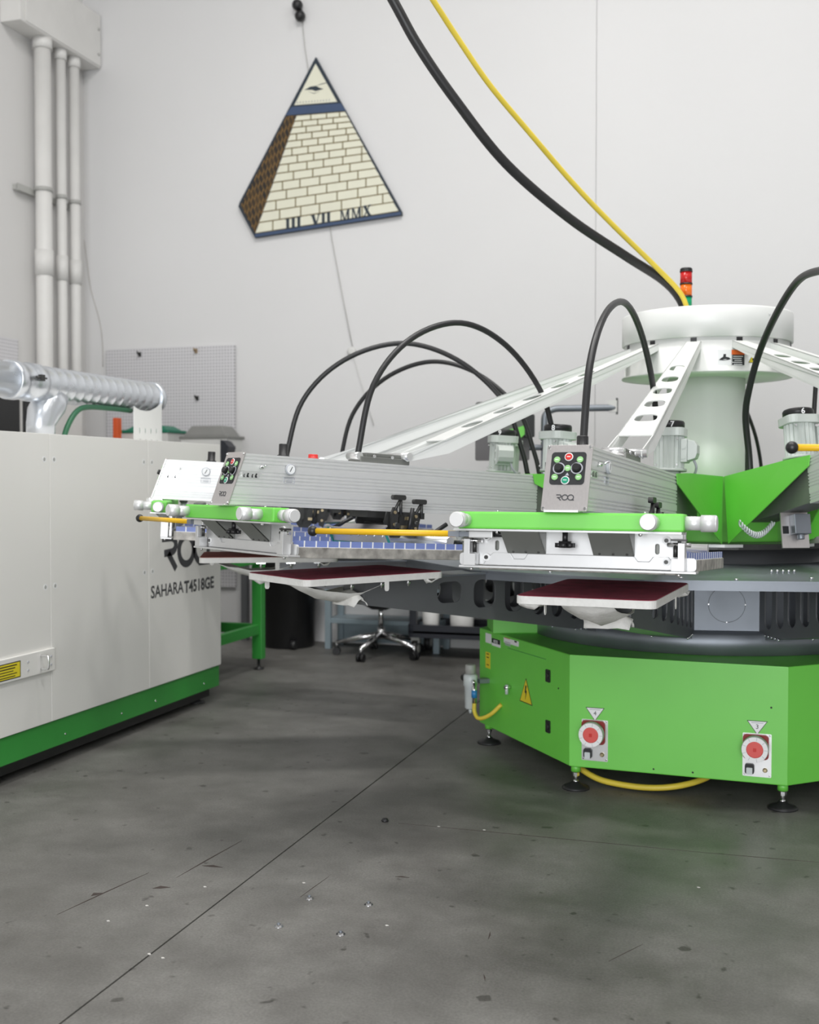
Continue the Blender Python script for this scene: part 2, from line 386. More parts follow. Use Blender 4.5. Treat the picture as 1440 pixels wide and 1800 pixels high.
for (x, y) in ((258, 1592), (286, 1684), (360, 1559), (190, 1619), (771, 1453), (851, 1459), (262, 1677), (680, 1627), (534, 1552), (1228, 1560)):
    p = atZ(x, y, 0); MB().prism([(.006, 0), (0, .004), (-.005, .001), (-.001, -.004)], -.002, .0012, lambda a, b, c: Vector((p.x + a, p.y + b, c))).build('fleck', scr2, fl)
for i, (x, y, nm) in enumerate(((544, 1580, 'far left'), (648, 1591, 'far right'), (490, 1629, 'near left'), (599, 1643, 'near right'))):
    p = atZ(x, y, 0); t = thing('anchor_bolt', 'small steel anchor bolt in the floor, %s of the four' % nm, 'bolt', p, group='floor anchor bolts')
    MB().lathe([(.013, 0), (.013, .002)], n=16).build('washer', 'chrome', t)
    MB().lathe([(.008, .002), (.008, .007)], n=6, smooth=False).build('nut', 'chrome', t)
    MB().cyl((0, 0, .007), (0, 0, .011), .0045, n=8).build('stud', 'steel', t)
p = atZ(677, 1444, 0)
tag(MB().lathe([(.012, 0), (.014, .004), (.009, .011), (.003, .012)], p, 9).build('debris_lump', 'rubber'), 'tiny dark lump of dirt on the open floor', 'debris')

# ================================================================== PRESS
OX, OY = -.278, 5.461
def rotz(phi): return R(-90 - phi + 17.48)
PH = {5: -37.3, 6: -7.3, 7: 22.7, 8: 52.7, 9: 82.7, 10: 112.7, 11: 142.7}
TILT = {5: 3.0, 6: 10.0, 7: 3.0, 8: 3.0, 9: 3.0, 10: 3.0}
PR, PZ = .6, 1.2         # tilt pivot of an arm
def arm_matrix(phi, tilt):
    Rz = Matrix.Rotation(rotz(phi), 4, 'Z'); Ry = Matrix.Rotation(-R(tilt), 4, 'Y')
    return Matrix.Translation((OX, OY, 0)) @ Rz @ Matrix.Translation((PR, 0, PZ)) @ Ry @ Matrix.Translation((-PR, 0, -PZ))
def pol(phi, r, z, t=0.0):
    a = rotz(phi); return Vector((OX + r * math.cos(a) - t * math.sin(a), OY + r * math.sin(a) + t * math.cos(a), z))

press = thing('screen_printing_press', 'large green and white rotary screen printing press with central column', 'printing press', (OX, OY, 0))
# --- base cabinet
CR = 1.045; BZ0, BZ1 = .098, .548
ang = [-70, -117, -167]; rest = 263 / 6
ang += [-167 - rest * k for k in range(1, 6)]
corners = [Vector((CR * math.cos(R(a)), CR * math.sin(R(a)), 0)) for a in ang]
base = MB().prism([(c.x, c.y) for c in corners], BZ0, BZ1, XY).build('base_cabinet', 'green', press, bevel=.004)
for c in corners:
    d = c.normalized(); p = c - d * .045
    ft = MB().lathe([(.02, .07), (.02, BZ0)], (p.x, p.y, 0), 16).build('foot_collar', 'green', base)
    mb = MB(); mb.cyl((p.x, p.y, .02), (p.x, p.y, .075), .008, n=10); mb.lathe([(.014, .052), (.014, .066)], (p.x, p.y, 0), 6, smooth=False); mb.lathe([(.013, .024), (.009, .036)], (p.x, p.y, 0), 12)
    mb.build('threaded_stem', 'chrome', base)
    MB().lathe([(.056, 0), (.056, .006), (.046, .013), (.02, .022), (.014, .03)], (p.x, p.y, 0), 24).build('foot_pad', 'rubber', base)
def face_frame(i, out=.0):   # frame on the cabinet face from corner i+1 (left) to corner i (right), seen from outside
    a, b = corners[i + 1], corners[i]; u = (b - a); ln = u.length
    n = Vector((u.y, -u.x, 0)).normalized()
    return a, u.normalized(), n, ln
def on_face(i, s, z, out=.0):
    a, u, n, ln = face_frame(i); o = a + u * s + n * out + Vector((0, 0, z)); return frame(o, u, (0, 0, 1))
WO = Vector((OX, OY, 0))
def face_px(i, x, y):        # pixel -> (s, z) on a cabinet face
    a, u, n, ln = face_frame(i); r = ray(x, y); a_w = a + WO
    t = (a_w - _C).dot(n) / r.dot(n); p = _C + r * t; return ((p - a_w).dot(u), p.z)
for (px, py, num) in ((1046, 1301, '4'), (1331, 1327, '3')):
    s0, z0 = face_px(0, px, py); f = on_face(0, s0, z0, .0)
    pw, phh = .105, .165
    pl = MB().prism(rrect(pw, phh, .004), 0, .004, XY).xf(f).build('socket_plate', 'alu_plain', base, label='aluminium socket plate with red and grey round plug')
    f2 = f @ Matrix.Translation((-.004, .033, .004))
    mb = MB().prism(rrect(.094, .094, .014), 0, .012, XY)
    mb.xf(f2).build('socket_flange', 'red_dark', base)
    MB().lathe([(.044, .012), (.044, .03), (.049, .032), (.049, .056), (.046, .06)], n=28).xf(f2).build('socket_cap', 'bin_grey', base)
    MB().lathe([(.0475, .059), (.0475, .0625), (.031, .0625), (.031, .059)], n=28, smooth=False).xf(f2).build('cap_ring', 'ring_white', base)
    mb = MB()
    for k in range(9):
        t = 2 * math.pi * k / 9; mb.prism([(.034, -.0007), (.047, -.0007), (.047, .0007), (.034, .0007)], .0625, .063, lambda a, b, c, t=t: Vector((a * math.cos(t) - b * math.sin(t), a * math.sin(t) + b * math.cos(t), c)))
    mb.xf(f2).build('cap_marking', 'ring_grey', base)
    MB().lathe([(.031, .058), (.031, .0625), (.028, .064)], n=24).xf(f2).build('plug_face', 'red_plug', base)
    MB().prism(rrect(.012, .014, .002), .064, .065, XY).xf(f2).build('plug_emblem', 'red', base)
    f3 = f @ Matrix.Translation((-.026, -.052, .004))
    MB().prism(rrect(.034, .038, .008), 0, .016, XY).xf(f3).build('connector_shell', 'print_dark', base)
    MB().prism(rrect(.022, .026, .003, 0, -.007), .014, .02, XY).xf(f3).build('connector_insert', 'clear_grey', base)
    MB().lathe([(.009, .004), (.009, .008), (.006, .009), (.006, .014)], n=12).xf(f @ Matrix.Translation((.03, -.055, 0))).build('air_nipple', 'bronze', base)
    for sx in (-1, 1):
        for sy in (-1, 1): MB().lathe([(.004, .004), (.003, .007)], n=8).xf(f @ Matrix.Translation((sx * .046, sy * .076, 0))).build('screw', 'chrome', base)
    fx = f @ Matrix.Translation((0, .11, 0)); q = [(-.034, .018), (0, -.03), (.034, .018)]
    MB().prism([(a * 1.12, b * 1.12) for a, b in q], 0, .0006, XY).xf(fx).build('warning_border', 'print_dark', base)
    MB().prism(q, 0, .0012, XY).xf(fx).build('warning_triangle', 'paper', base)
    text(num, .024, fx @ Matrix.Translation((0, -.003, .0014)), 'warning_numeral', 'print_dark', base)
    MB().box(-.022, .022, .011, .0135, .0012, .0016).xf(fx).build('warning_print', 'ring_grey', base)
# side door face (between corner 2 and corner 1)
def stick(i, x0, y0, x1, y1, name, material, out=.0006, t=.0004):
    s0, z0 = face_px(i, x0, y0); s1, z1 = face_px(i, x1, y1); f = on_face(i, 0, 0, 0)
    return MB().box(s0, s1, z1, z0, out - t, out).xf(f).build(name, material, base)
stick(1, 854, 1112, 864, 1132, 'rating_label', 'paper', .001, .001)
stick(1, 865, 1121, 880, 1139, 'maker_label', 'paper', .001, .001)
stick(1, 865, 1121, 880, 1134, 'maker_label_print', 'print_dark', .0016)
s0, z0 = face_px(1, 872, 1128)
text('ROQ', .02, on_face(1, s0, z0, .002), 'maker_lettering', 'paper', base)
stick(1, 886, 1120, 912, 1137, 'notice_label', 'paper', .001, .001)
stick(1, 887, 1120, 897, 1124, 'notice_orange_block', 'orange', .0016)
stick(1, 905, 1126, 909, 1130, 'notice_print', 'print_dark', .0016)
for yy in (1129, 1131.5, 1134): stick(1, 888, yy - .5, 898, yy + 1, 'notice_line', 'ring_grey', .0016)
stick(1, 854, 1145, 862, 1176, 'yellow_strip_label', 'yellow_label', .001, .001)
for yy in (1148, 1154, 1167): stick(1, 856, yy, 860, yy + 3, 'strip_mark', 'print_dark', .0016)
s0, z0 = face_px(1, 925, 1217); f = on_face(1, s0, z0)
MB().prism([(-.062, -.048), (.062, -.048), (0, .062)], 0, .0008, XY).xf(f).build('hazard_border', 'print_dark', base)
MB().prism([(-.055, -.044), (.055, -.044), (0, .054)], 0, .0016, XY).xf(f).build('hazard_triangle', 'yellow_label', base)
MB().prism([(-.004, .03), (.008, .03), (.002, .008), (.010, .008), (-.004, -.032), (-.001, -.004), (-.010, -.002)], .0016, .0022, XY).xf(f).build('lightning_mark', 'print_dark', base)
for py in (1188, 1277):
    s0, z0 = face_px(1, 964.5, py); f = on_face(1, s0, z0)
    MB().prism(rrect(.036, .052, .005), 0, .006, XY).xf(f).build('door_latch', 'black', base, bevel=.001)
    MB().lathe([(.012, .006), (.011, .009)], n=14).xf(f).build('latch_core', 'gunmetal', base)
for (x0, y0, x1, y1) in ((893, 1139, 960, 1159), ):
    s0, z0 = face_px(1, x0, y0); s1, z1 = face_px(1, x1, y1); f = on_face(1, 0, 0)
    ribbon(MB(), [(s0, z0), (s1, z1)], .003, 0, .0006, XY).xf(f).build('door_gap', 'green_dark', base)
for (i, x, y) in ((1, 982, 1210), (0, 1149, 1352), (0, 1218, 1358), (0, 1356, 1244)):
    s0, z0 = face_px(i, x, y); MB().lathe([(.004, 0), (.003, .002)], n=8).xf(on_face(i, s0, z0)).build('rivet', 'print_dark', base)
# reflective valve cluster on the side door
s0, z0 = face_px(1, 898, 1208); f = on_face(1, s0, z0)
MB().cyl((0, 0, 0), (0, 0, .03), .008, n=12).xf(f).build('valve_stem', 'chrome', base)
MB().cyl((0, .012, .02), (0, -.03, .02), .007, n=12).xf(f).build('valve_body', 'clear_grey', base)
# air filter regulator hung from the side face
s0, z0 = face_px(1, 858, 1205); f = on_face(1, s0, z0)
fr_ = MB(); fr_.box(-.02, .02, .015, .035, 0, .05); fr_.build_ = None
fr_.xf(f).build('filter_bracket', 'steel', base)
mb = MB(); fz = .085
mb.lathe([(.02, -.105), (.026, -.1), (.028, .0), (.033, .004), (.033, .05), (.026, .058)], (0, 0, 0), 20)
flt = mb.xf(f @ Matrix.Translation((-.01, 0, fz)) @ Matrix.Rotation(R(-90), 4, 'X')).build('air_filter', 'clear_grey', base)
MB().lathe([(.024, .058), (.024, .098), (.021, .102)], n=18).xf(f @ Matrix.Translation((-.01, 0, fz)) @ Matrix.Rotation(R(-90), 4, 'X')).build('filter_knob', 'bin_grey', base)
MB().lathe([(.006, -.125), (.009, -.105)], n=10).xf(f @ Matrix.Translation((-.01, 0, fz)) @ Matrix.Rotation(R(-90), 4, 'X')).build('drain_nipple', 'clear_grey', base)
MB().cyl((-.04, .03, fz), (-.085, .03, fz), .018, n=14).xf(f).build('pressure_gauge', 'gunmetal', base)
MB().cyl((.02, .03, fz), (.035, .02, fz), .01, n=10).xf(f).build('elbow_fitting', 'chrome', base)
MB().cyl((.035, .025, fz), (.035, -.07, fz), .011, n=12).xf(f).build('coupling', 'chrome', base)
MB().cyl((.035, -.01, fz), (.035, -.045, fz), .0135, n=14).xf(f).build('coupling_sleeve', 'blue_fit', base)
MB().tube([f.inverted() @ f @ v for v in spline([(.035, -.07, fz), (.038, -.11, fz), (.07, -.135, fz * .9), (.12, -.11, fz * .5), (.15, -.06, .0)], 6)], .0095, 10).xf(f).build('air_hose', 'yellow_hose', base)
# raised box on the cabinet top, at the back
pb = atZ(912, 1113, BZ1); a_ = R(20)
MB().box(-.23, .18, -.14, .1, BZ1, BZ1 + .075).xf(Matrix.Translation((pb.x - OX + .06, pb.y - OY + .16, 0)) @ Matrix.Rotation(a_, 4, 'Z')).build('valve_box', 'green', press, bevel=.003)
# yellow air line drooping under the cabinet
pts = [atD(*p) for p in ((1005, 1338, 4.72), (1022, 1352, 4.68), (1060, 1372, 4.62), (1130, 1384, 4.55), (1190, 1382, 4.52), (1240, 1368, 4.55), (1262, 1350, 4.6))]
MB().tube(spline([p - WO for p in pts], 6), .0125, 10).build('drooping_air_line', 'yellow_hose', press)
# --- column and drum
MB().lathe([(.177, .95), (.177, 1.73)], n=56).build('column', 'white', press)
dr = MB().lathe([(.30, 1.712), (.385, 1.716), (.385, 1.722), (.372, 1.726), (.372, 1.868)], n=72).build('drum_body', 'white', press)
cap = MB().lathe([(.378, 1.868), (.384, 1.87), (.384, 1.995), (.378, 2.003), (.2, 2.02)], n=72).build('drum_cover', 'white', press)
for zz in (1.895, 1.965):
    a = rotz(-29); MB().lathe([(.005, 0), (.004, .003)], n=10).xf(frame((.384 * math.cos(a), .384 * math.sin(a), zz), (-math.sin(a), math.cos(a), 0), (0, 0, 1))).build('cover_screw', 'chrome', cap)
for k in range(12):
    a = rotz(22.7 + 30 * k)
    f = frame((.3735 * math.cos(a), .3735 * math.sin(a), 1.845), (-math.sin(a), math.cos(a), 0), (0, 0, 1))
    MB().box(-.013, .013, -.028, .02, -.006, .002).xf(f).build('strut_slot', 'black', dr)
def drum_decal(px, pz, w, h, name, material, out=.0015, poly=None, rad=.372):
    a = rotz(px); n = 6; mb = MB(); P = poly or rrect(w, h, .0005, n=1)
    f = frame((0, 0, 0), (-math.sin(a), math.cos(a), 0), (0, 0, 1))
    mb.prism(P, rad - .01, rad + out, lambda u, v, c: Vector((math.cos(a + u / rad) * c, math.sin(a + u / rad) * c, pz + v)))
    return mb.build(name, material, dr)
# stickers on the drum (positions measured on the drum wall, angle increasing to the left)
def strip_decal(ph, z, w, h, name, material, out):
    rad = .372; n = 8; mb = MB(); a0 = rotz(ph)
    for k in range(n):
        u0, u1 = -w / 2 + w * k / n, -w / 2 + w * (k + 1) / n
        vs = []
        for c in (rad - .004, rad + out):
            for u, v in ((u0, -h / 2), (u1, -h / 2), (u1, h / 2), (u0, h / 2)):
                vs.append((math.cos(a0 + u / rad) * c, math.sin(a0 + u / rad) * c, z + v))
        mb.add(vs, [(0, 3, 2, 1), (4, 5, 6, 7), (0, 1, 5, 4), (2, 3, 7, 6)] + ([(0, 4, 7, 3)] if k == 0 else []) + ([(1, 2, 6, 5)] if k == n - 1 else []))
    return mb.build(name, material, dr)
strip_decal(2.4, 1.777, .062, .066, 'pictogram_label', 'paper', .0012)
def curved(poly, ph, z, out, name, material):
    rad = .372; a0 = rotz(ph); mb = MB(); mb.prism(poly, rad - .004, rad + out, lambda u, v, c: Vector((math.cos(a0 + u / rad) * c, math.sin(a0 + u / rad) * c, z + v))); return mb.build(name, material, dr)
curved([(-.026, -.012), (-.004, -.014), (.012, -.012), (.026, -.008), (.016, .0), (.004, .002), (.004, .014), (-.006, .014), (-.008, .002), (-.018, -.004)], 2.4, 1.777, .002, 'pictogram', 'print_dark')
strip_decal(-6.4, 1.777, .058, .066, 'danger_label', 'print_dark', .0012)
strip_decal(-6.4, 1.799, .058, .021, 'danger_header', 'orange', .002)
for k in range(5): strip_decal(-6.4 + .6 * (k % 2), 1.781 - .0085 * k, .044 - .006 * (k % 3), .0026, 'danger_text_line', 'paper', .002)
curved([(-.024, -.02), (.024, -.02), (0, .024)], -17.5, 1.775, .0012, 'hazard_border', 'print_dark')
curved([(-.0215, -.0185), (.0215, -.0185), (0, .021)], -17.5, 1.775, .002, 'hazard_triangle', 'yellow_label')
curved(disc(.006, 10, 0, -.006), -17.5, 1.775, .0026, 'hazard_symbol', 'print_dark')
# --- hub
hubp = [(.50 * math.cos(rotz(37.7 + 30 * k)), .50 * math.sin(rotz(37.7 + 30 * k))) for k in range(12)]
MB().prism(hubp[::-1], .985, 1.262, XY).build('hub_shell', 'green', press, bevel=.003)
MB().lathe([(.64, .962), (.64, .985)], n=48, smooth=False).build('hub_flange', 'gunmetal', press)
mb = MB(); mb.lathe([(.655, .972), (.655, .984)], n=12, smooth=False)
mb.xf(Matrix.Rotation(rotz(37.7), 4, 'Z')).build('hub_trim', 'alu', press)
MB().lathe([(.52, .60), (.52, .962)], n=40).build('hub_core', 'steel_dark', press)

# --- carousel (turns under the heads)
car = thing('pallet_carousel', 'grey steel indexing carousel ring on top of the green cabinet', 'carousel', (OX, OY, BZ1))
def CZ(z): return z - BZ1
MB().lathe([(.50, CZ(.55)), (.80, CZ(.55)), (.80, CZ(.63)), (.785, CZ(.64)), (.50, CZ(.642))], n=80).build('bearing_ring', 'steel', car)
shell = [(.745 * math.cos(rotz(22.7 + 30 * k + s)), .745 * math.sin(rotz(22.7 + 30 * k + s))) for k in range(12) for s in (5, 25)]
sh = MB().prism(shell[::-1], CZ(.642), CZ(.89), XY).build('rotor_shell', 'steel', car)
a = rotz(7.7); ap = .745 * math.cos(R(10))
f = frame((ap * math.cos(a), ap * math.sin(a), CZ(.748)), (-math.sin(a), math.cos(a), 0), (0, 0, 1))
MB().prism(disc(.073, 36), -.004, .0006, XY, holes=[disc(.0715, 36)]).xf(f).build('access_cover_rim', 'print_dark', sh)
for k in range(4):
    t = k * math.pi / 2; MB().lathe([(.0035, 0), (.003, .002)], n=8).xf(f @ Matrix.Translation((.072 * math.cos(t), .072 * math.sin(t), 0))).build('cover_screw', 'chrome', sh)
tp = [(1.43 * math.cos(rotz(22.7 + 30 * k)), 1.43 * math.sin(rotz(22.7 + 30 * k))) for k in range(12)][::-1]
ti = [(.60 * math.cos(rotz(22.7 + 30 * k)), .60 * math.sin(rotz(22.7 + 30 * k))) for k in range(12)]
MB().prism(tp, CZ(.893), CZ(.899), XY, holes=[ti]).build('top_plate', 'steel', car)
tq = [(1.428 * math.cos(rotz(22.7 + 30 * k)), 1.428 * math.sin(rotz(22.7 + 30 * k))) for k in range(12)]
for k in range(12):
    p, q = Vector(tq[k]), Vector(tq[(k + 1) % 12]); d = (q - p).normalized(); n_ = Vector((d.y, -d.x)) * .004
    if n_.dot(p) > 0: n_ = -n_
    e = .03; p2, q2 = p + d * .05, q - d * .05
    MB().prism([tuple(p2), tuple(q2), tuple(q2 + n_), tuple(p2 + n_)], CZ(.864), CZ(.8995), XY).build('edge_strip', 'steel', car)
for k in range(5):
    pp = pol(-1.5 + 1.2 * (2 - k), 1.03, 0) - Vector((OX, OY, 0)); MB().lathe([(.005, CZ(.899)), (.005, CZ(.911)), (.003, CZ(.913))], (pp.x, pp.y, 0), 8).build('plate_bolt', 'chrome', car)
# the plate bolts on the rim
for ph, r_ in ((10, 1.40), (-2, 1.33), (18, 1.38), (40, 1.36)):
    pp = pol(ph, r_ * .965, 0) - Vector((OX, OY, 0)); MB().lathe([(.007, CZ(.899)), (.007, CZ(.905))], (pp.x, pp.y, 0), 10).build('rim_bolt', 'chrome', car)

# --- pallet arms
def pallet_arm(name, label, rust):
    t = thing(name, label, 'pallet', group='pallet arms of the carousel')
    def ztop(r): return .888
    def zbot(r): return .605 + (.803 - .605) * (r - .74) / (1.98 - .74)
    outer = [(.738, .605), (1.98, zbot(1.98)), (1.98, .888), (.738, .888)]
    holes = []
    for r0, r1 in ((.79, .855), (.89, .955), (.99, 1.055), (1.09, 1.165), (1.21, 1.31), (1.36, 1.47), (1.53, 1.65)):
        hb = zbot(r1) + .036; ht = .866
        if ht - hb > .03: holes.append(rrect(r1 - r0, ht - hb, min(.034, (ht - hb) * .42), (r0 + r1) / 2, (ht + hb) / 2, 4)[::-1])
    for s in (-1, 1):
        MB().prism(outer, s * .062, s * .067, XZ, holes=holes).build('side_plate', 'steel_dark', t)
    MB().prism([(.74, .605), (1.98, .803), (1.98, .807), (.74, .609)], -.062, .062, XZ).build('bottom_plate', 'steel', t)
    MB().box(1.976, 1.982, -.067, .067, .803, .888).build('end_plate', 'steel_dark', t)
    MB().box(.74, 1.98, -.075, .075, .886, .892).build('top_rail', 'steel', t)
    for s in (-1, 1):
        mb = MB()
        for k in range(6):
            r_ = .77 + .03 * k; mb.cyl((r_, s * .0675, .632 - .0), (r_, s * .0725, .632), .005, n=8)
        mb.build('bolt_row', 'chrome', t)['kind'] = 'stuff'
        for rr in (1.80, 1.92, 2.05):
            mb = MB(); mb.cyl((rr, s * .085, .862), (rr, s * .085, .893), .0045, n=8); mb.cyl((rr, s * .085, .872), (rr, s * .085, .878), .009, n=6); mb.box(rr - .02, rr + .02, s * .06, s * .1, .884, .892)
            mb.build('levelling_screw', 'chrome', t)
    # the platen itself
    pl = MB().prism(rrect(.59, .40, .028, 2.015, 0, 5), .896, .919, XY).build('platen', 'tape', t, bevel=.003, label='printing pallet with white taped edge')
    MB().prism(rrect(.584, .394, .026, 2.015, 0, 5), .919, .9205, XY).build('pallet_cover', 'rust_fabric' if rust else 'red_fabric', pl, label='dark red adhesive pallet cover')
    rnd = random.Random(3 if rust else 5)
    def crumple(x0, x1, y0, y1, zt, dz, nm='tape_flap', nx=9, ny=5):
        mb = MB(); vs = []; fs = []
        for i in range(nx):
            for j in range(ny):
                a, b = i / (nx - 1), j / (ny - 1)
                vs.append((x0 + (x1 - x0) * a + rnd.uniform(-.004, .004), y0 + (y1 - y0) * b + rnd.uniform(-.005, .005), zt - dz * math.sin(math.pi * a) * (.5 + .5 * math.sin(math.pi * b)) + rnd.uniform(-.004, .004)))
        for i in range(nx - 1):
            for j in range(ny - 1): fs.append((i * ny + j, (i + 1) * ny + j, (i + 1) * ny + j + 1, i * ny + j + 1))
        mb.add(vs, fs, True); o = mb.build(nm, 'tape', t)
        sd = o.modifiers.new('solid', 'SOLIDIFY'); sd.thickness = .0012
    crumple(1.86, 2.24, -.085, .075, .888, .075)
    crumple(1.97, 2.03, -.073, .073, .80, -.06)
    crumple(2.24, 2.30, -.19, -.13, .899, .02, nx=4, ny=4)
    crumple(1.75, 1.80, .16, .203, .899, .022, nx=4, ny=4)
    # tongues of tape folded over the edge
    for (x, y) in ((1.98, .2), (2.27, -.12)):
        MB().prism([(-.009, .0), (.009, 0), (.009, -.03), (.005, -.036), (-.005, -.036), (-.009, -.03)], -.001, .001, lambda a, b, c, x=x, y=y: Vector((x + a, y + c, .9 + b))).build('tape_tongue', 'tape', t)
    return t
LBL_P = {7: 'dark red pallet arm nearest the camera under print head seven', 8: 'dark red pallet arm pointing left under print head eight',
         9: 'rust red pallet arm tip in front of the beige dryer, under head nine', 6: 'pallet arm leaving the right edge of the photo under head six',
         10: 'pallet arm hidden behind head eight, pointing to the back wall', 11: 'rearmost pallet arm pointing towards the back wall',
         5: 'pallet arm off to the far right of the press'}
pa = pallet_arm('printing_pallet', LBL_P[7], False); pa.location = (OX, OY, 0); pa.rotation_euler = (0, 0, rotz(PH[7]))
pr = None
for k in (8, 6, 10, 11, 5):
    c = copy_tree(pa); c.rotation_euler = (0, 0, rotz(PH[k])); c['label'] = LBL_P[k]
c = pallet_arm('printing_pallet', LBL_P[9], True); c.location = (OX, OY, 0); c.rotation_euler = (0, 0, rotz(PH[9]))

# --- print heads
def print_head(name, label):
    t = thing(name, label, 'print head', group='numbered print heads of the press')
    zb, zt = 1.069, 1.240; hw = .06
    def xf(z): return 2.513 - (z - 1.066) * .32
    # ribbed aluminium beam
    prof = []
    gs = [.07, .13, .19, .36, .43, .50, .57, .64, .80, .87, .94]
    right = [(hw, zb)]
    for g in gs:
        z = zb + (zt - zb) * g
        right += [(hw, z - .0035), (hw - .0035, z - .002), (hw - .0035, z + .002), (hw, z + .0035)]
    right += [(hw, zt)]
    prof = right + [(-a, b) for a, b in reversed(right)]
    n = len(prof); mb = MB()
    vs = [(1.13, a, b) for a, b in prof] + [(xf(b), a, b) for a, b in prof]
    fs = [(k, (k + 1) % n, n + (k + 1) % n, n + k) for k in range(n)]
    tri = tessellate_polygon([[Vector((a, b, 0)) for a, b in prof]])
    fs += [tuple(x) for x in tri] + [tuple(n + k for k in x) for x in tri]
    beam = mb.add(vs, fs).build('beam', 'alu', t)
    MB().box(.6, 1.13, -.055, .055, 1.072, 1.236).build('beam_root', 'olive', t, bevel=.002)
    # green side wings joining the hub
    for s in (-1, 1):
        P1 = (1.16, s * .062, 1.243); P1b = (1.15, s * .064, 1.205); Q = (1.0, s * .085, 1.252); P2 = (.604, s * .156, 1.262); P3 = (.604, s * .156, .985); P0 = (.604, s * .062, 1.262)
        mb = MB().add([P1, P1b, Q, P2, P3, P0], [(0, 1, 2), (1, 4, 2), (2, 4, 3), (0, 2, 3, 5)])
        o = mb.build('hub_wing', 'green', t); sd = o.modifiers.new('solid', 'SOLIDIFY'); sd.thickness = .004; sd.offset = 0
    # control panel on the sloping front
    u = Vector((0, 1, 0)); v = Vector((-.32, 0, 1)).normalized(); zc = (1.066 + 1.244) / 2
    pm = frame((xf(zc) + .001, 0, zc), u, v)
    pan = MB().prism(rrect(.124, .186, .004), 0, .004, XY).xf(pm).build('control_panel', 'panel_steel', t, bevel=.0008)
    def at(x, y, z=.004): return pm @ Matrix.Translation((x, y, z))
    kb = .026
    MB().prism(rrect(.094, .092, .009, 0, kb), .004, .0052, XY).xf(pm).build('keypad', 'print_dark', pan)
    def button(x, y, r, m_, ring=None):
        if ring: MB().lathe([(r * 1.22, 0), (r * 1.22, .0015), (r * 1.0, .0022)], n=20).xf(at(x, y, .005)).build('button_ring', ring, pan)
        MB().lathe([(r, .0), (r, .002), (r * .85, .003)], n=20).xf(at(x, y, .0052)).build('button', m_, pan)
        MB().box(-r * .5, r * .5, -r * .1, r * .1, .0, .0004).xf(at(x, y, .0082)).build('button_print', 'paper', pan)
    button(0, kb + .032, .0095, 'red', 'ring_white'); button(-.004, kb - .034, .0095, 'btn_dark', 'ring_white')
    for x, y in ((-.031, .024), (.031, .024), (0, 0), (-.033, -.025), (.031, -.025)): button(x, kb + y, .0088, 'btn_green')
    for x in (-.024, .024):
        MB().prism(disc(.0165, 22), 0, .0008, XY, holes=[disc(.0135, 22)]).xf(at(x, kb, .0052)).build('dial_scale', 'ring_grey', pan)
        MB().lathe([(.011, 0), (.0105, .012), (.009, .014)], n=18).xf(at(x, kb, .0052)).build('dial_knob', 'black', pan)
    MB().prism([(-.005, -.0035), (.005, -.0035), (0, .005)], 0, .0004, XY).xf(at(0, kb - .017, .0052)).build('warning_mark', 'ring_grey', pan)
    roq_logo(.017, pm @ Matrix.Translation((-.024, -.064, .0042)), 'maker_mark', 'logo', pan)
    for sx in (-1, 1):
        for sy in (-1, 1): MB().lathe([(.0045, 0), (.0045, .002), (.003, .0042)], n=10).xf(at(sx * .056, sy * .086)).build('panel_screw', 'chrome', pan)
    # green crossbar with adjusting knobs
    cb = MB().box(2.425, 2.49, -.305, .305, 1.0175, 1.0645).build('crossbar', 'green', t, bevel=.006, label='green crossbar')
    MB().box(2.42, 2.494, -.315, .30, 1.0125, 1.0175).build('crossbar_trim', 'clamp', t)
    for y in (-.28, .228):
        mb = MB(); mb.cyl((2.488, y, 1.041), (2.535, y, 1.041), .0175, n=20); mb.build('knob_shaft', 'knob', cb)
        mb = MB(); mb.cyl((2.53, y, 1.041), (2.565, y, 1.041), .021, n=24); mb.cyl((2.565, y, 1.041), (2.567, y, 1.041), .021, .019, n=24); mb.build('knob', 'knob', cb)
    mb = MB(); mb.cyl((2.457, .303, 1.041), (2.457, .345, 1.041), .018, n=20); mb.build('knob_shaft', 'knob', cb)
    mb = MB(); mb.cyl((2.457, .343, 1.041), (2.457, .380, 1.041), .0215, n=24); mb.cyl((2.457, .38, 1.041), (2.457, .383, 1.041), .0215, .018, n=24); mb.build('knob', 'knob', cb)
    MB().cyl((2.457, -.2, 1.0645), (2.457, -.2, 1.068), .004, n=8).build('crossbar_screw', 'chrome', cb)
    MB().cyl((2.457, .2, 1.0645), (2.457, .2, 1.068), .004, n=8).build('crossbar_screw', 'chrome', cb)
    MB().box(2.47, 2.525, -.052, .04, 1.0645, 1.070).build('panel_foot', 'alu_plain', t)
    # clamp plate that grips the screen
    holes = [rrect(.012, .028, .0055, -.215, .973), rrect(.012, .028, .0055, .225, .973)]
    cp = MB().prism([(-.285, .92), (.29, .92), (.29, 1.0125), (-.285, 1.0125)], 2.405, 2.412, lambda a, b, c: Vector((c, a, b)), holes=[h[::-1] for h in holes]).build('clamp_plate', 'clamp', t, label='bare aluminium clamp plate')
    MB().box(2.392, 2.396, -.24, .24, .95, 1.0).build('clamp_backing', 'olive', cp)
    lo = [(-.255, .918), (.27, .918), (.27, .936), (.255, .953), (.215, .953), (.205, .94), (.175, .94), (.165, .953), (-.125, .953), (-.135, .938), (-.165, .938), (-.175, .953), (-.225, .953), (-.24, .94)]
    MB().prism(lo, 2.412, 2.418, lambda a, b, c: Vector((c, a, b))).build('clamp_rib', 'clamp', cp, bevel=.002)
    MB().box(2.40, 2.445, -.315, .33, .911, .917).build('clamp_ledge', 'clamp', cp, bevel=.001)
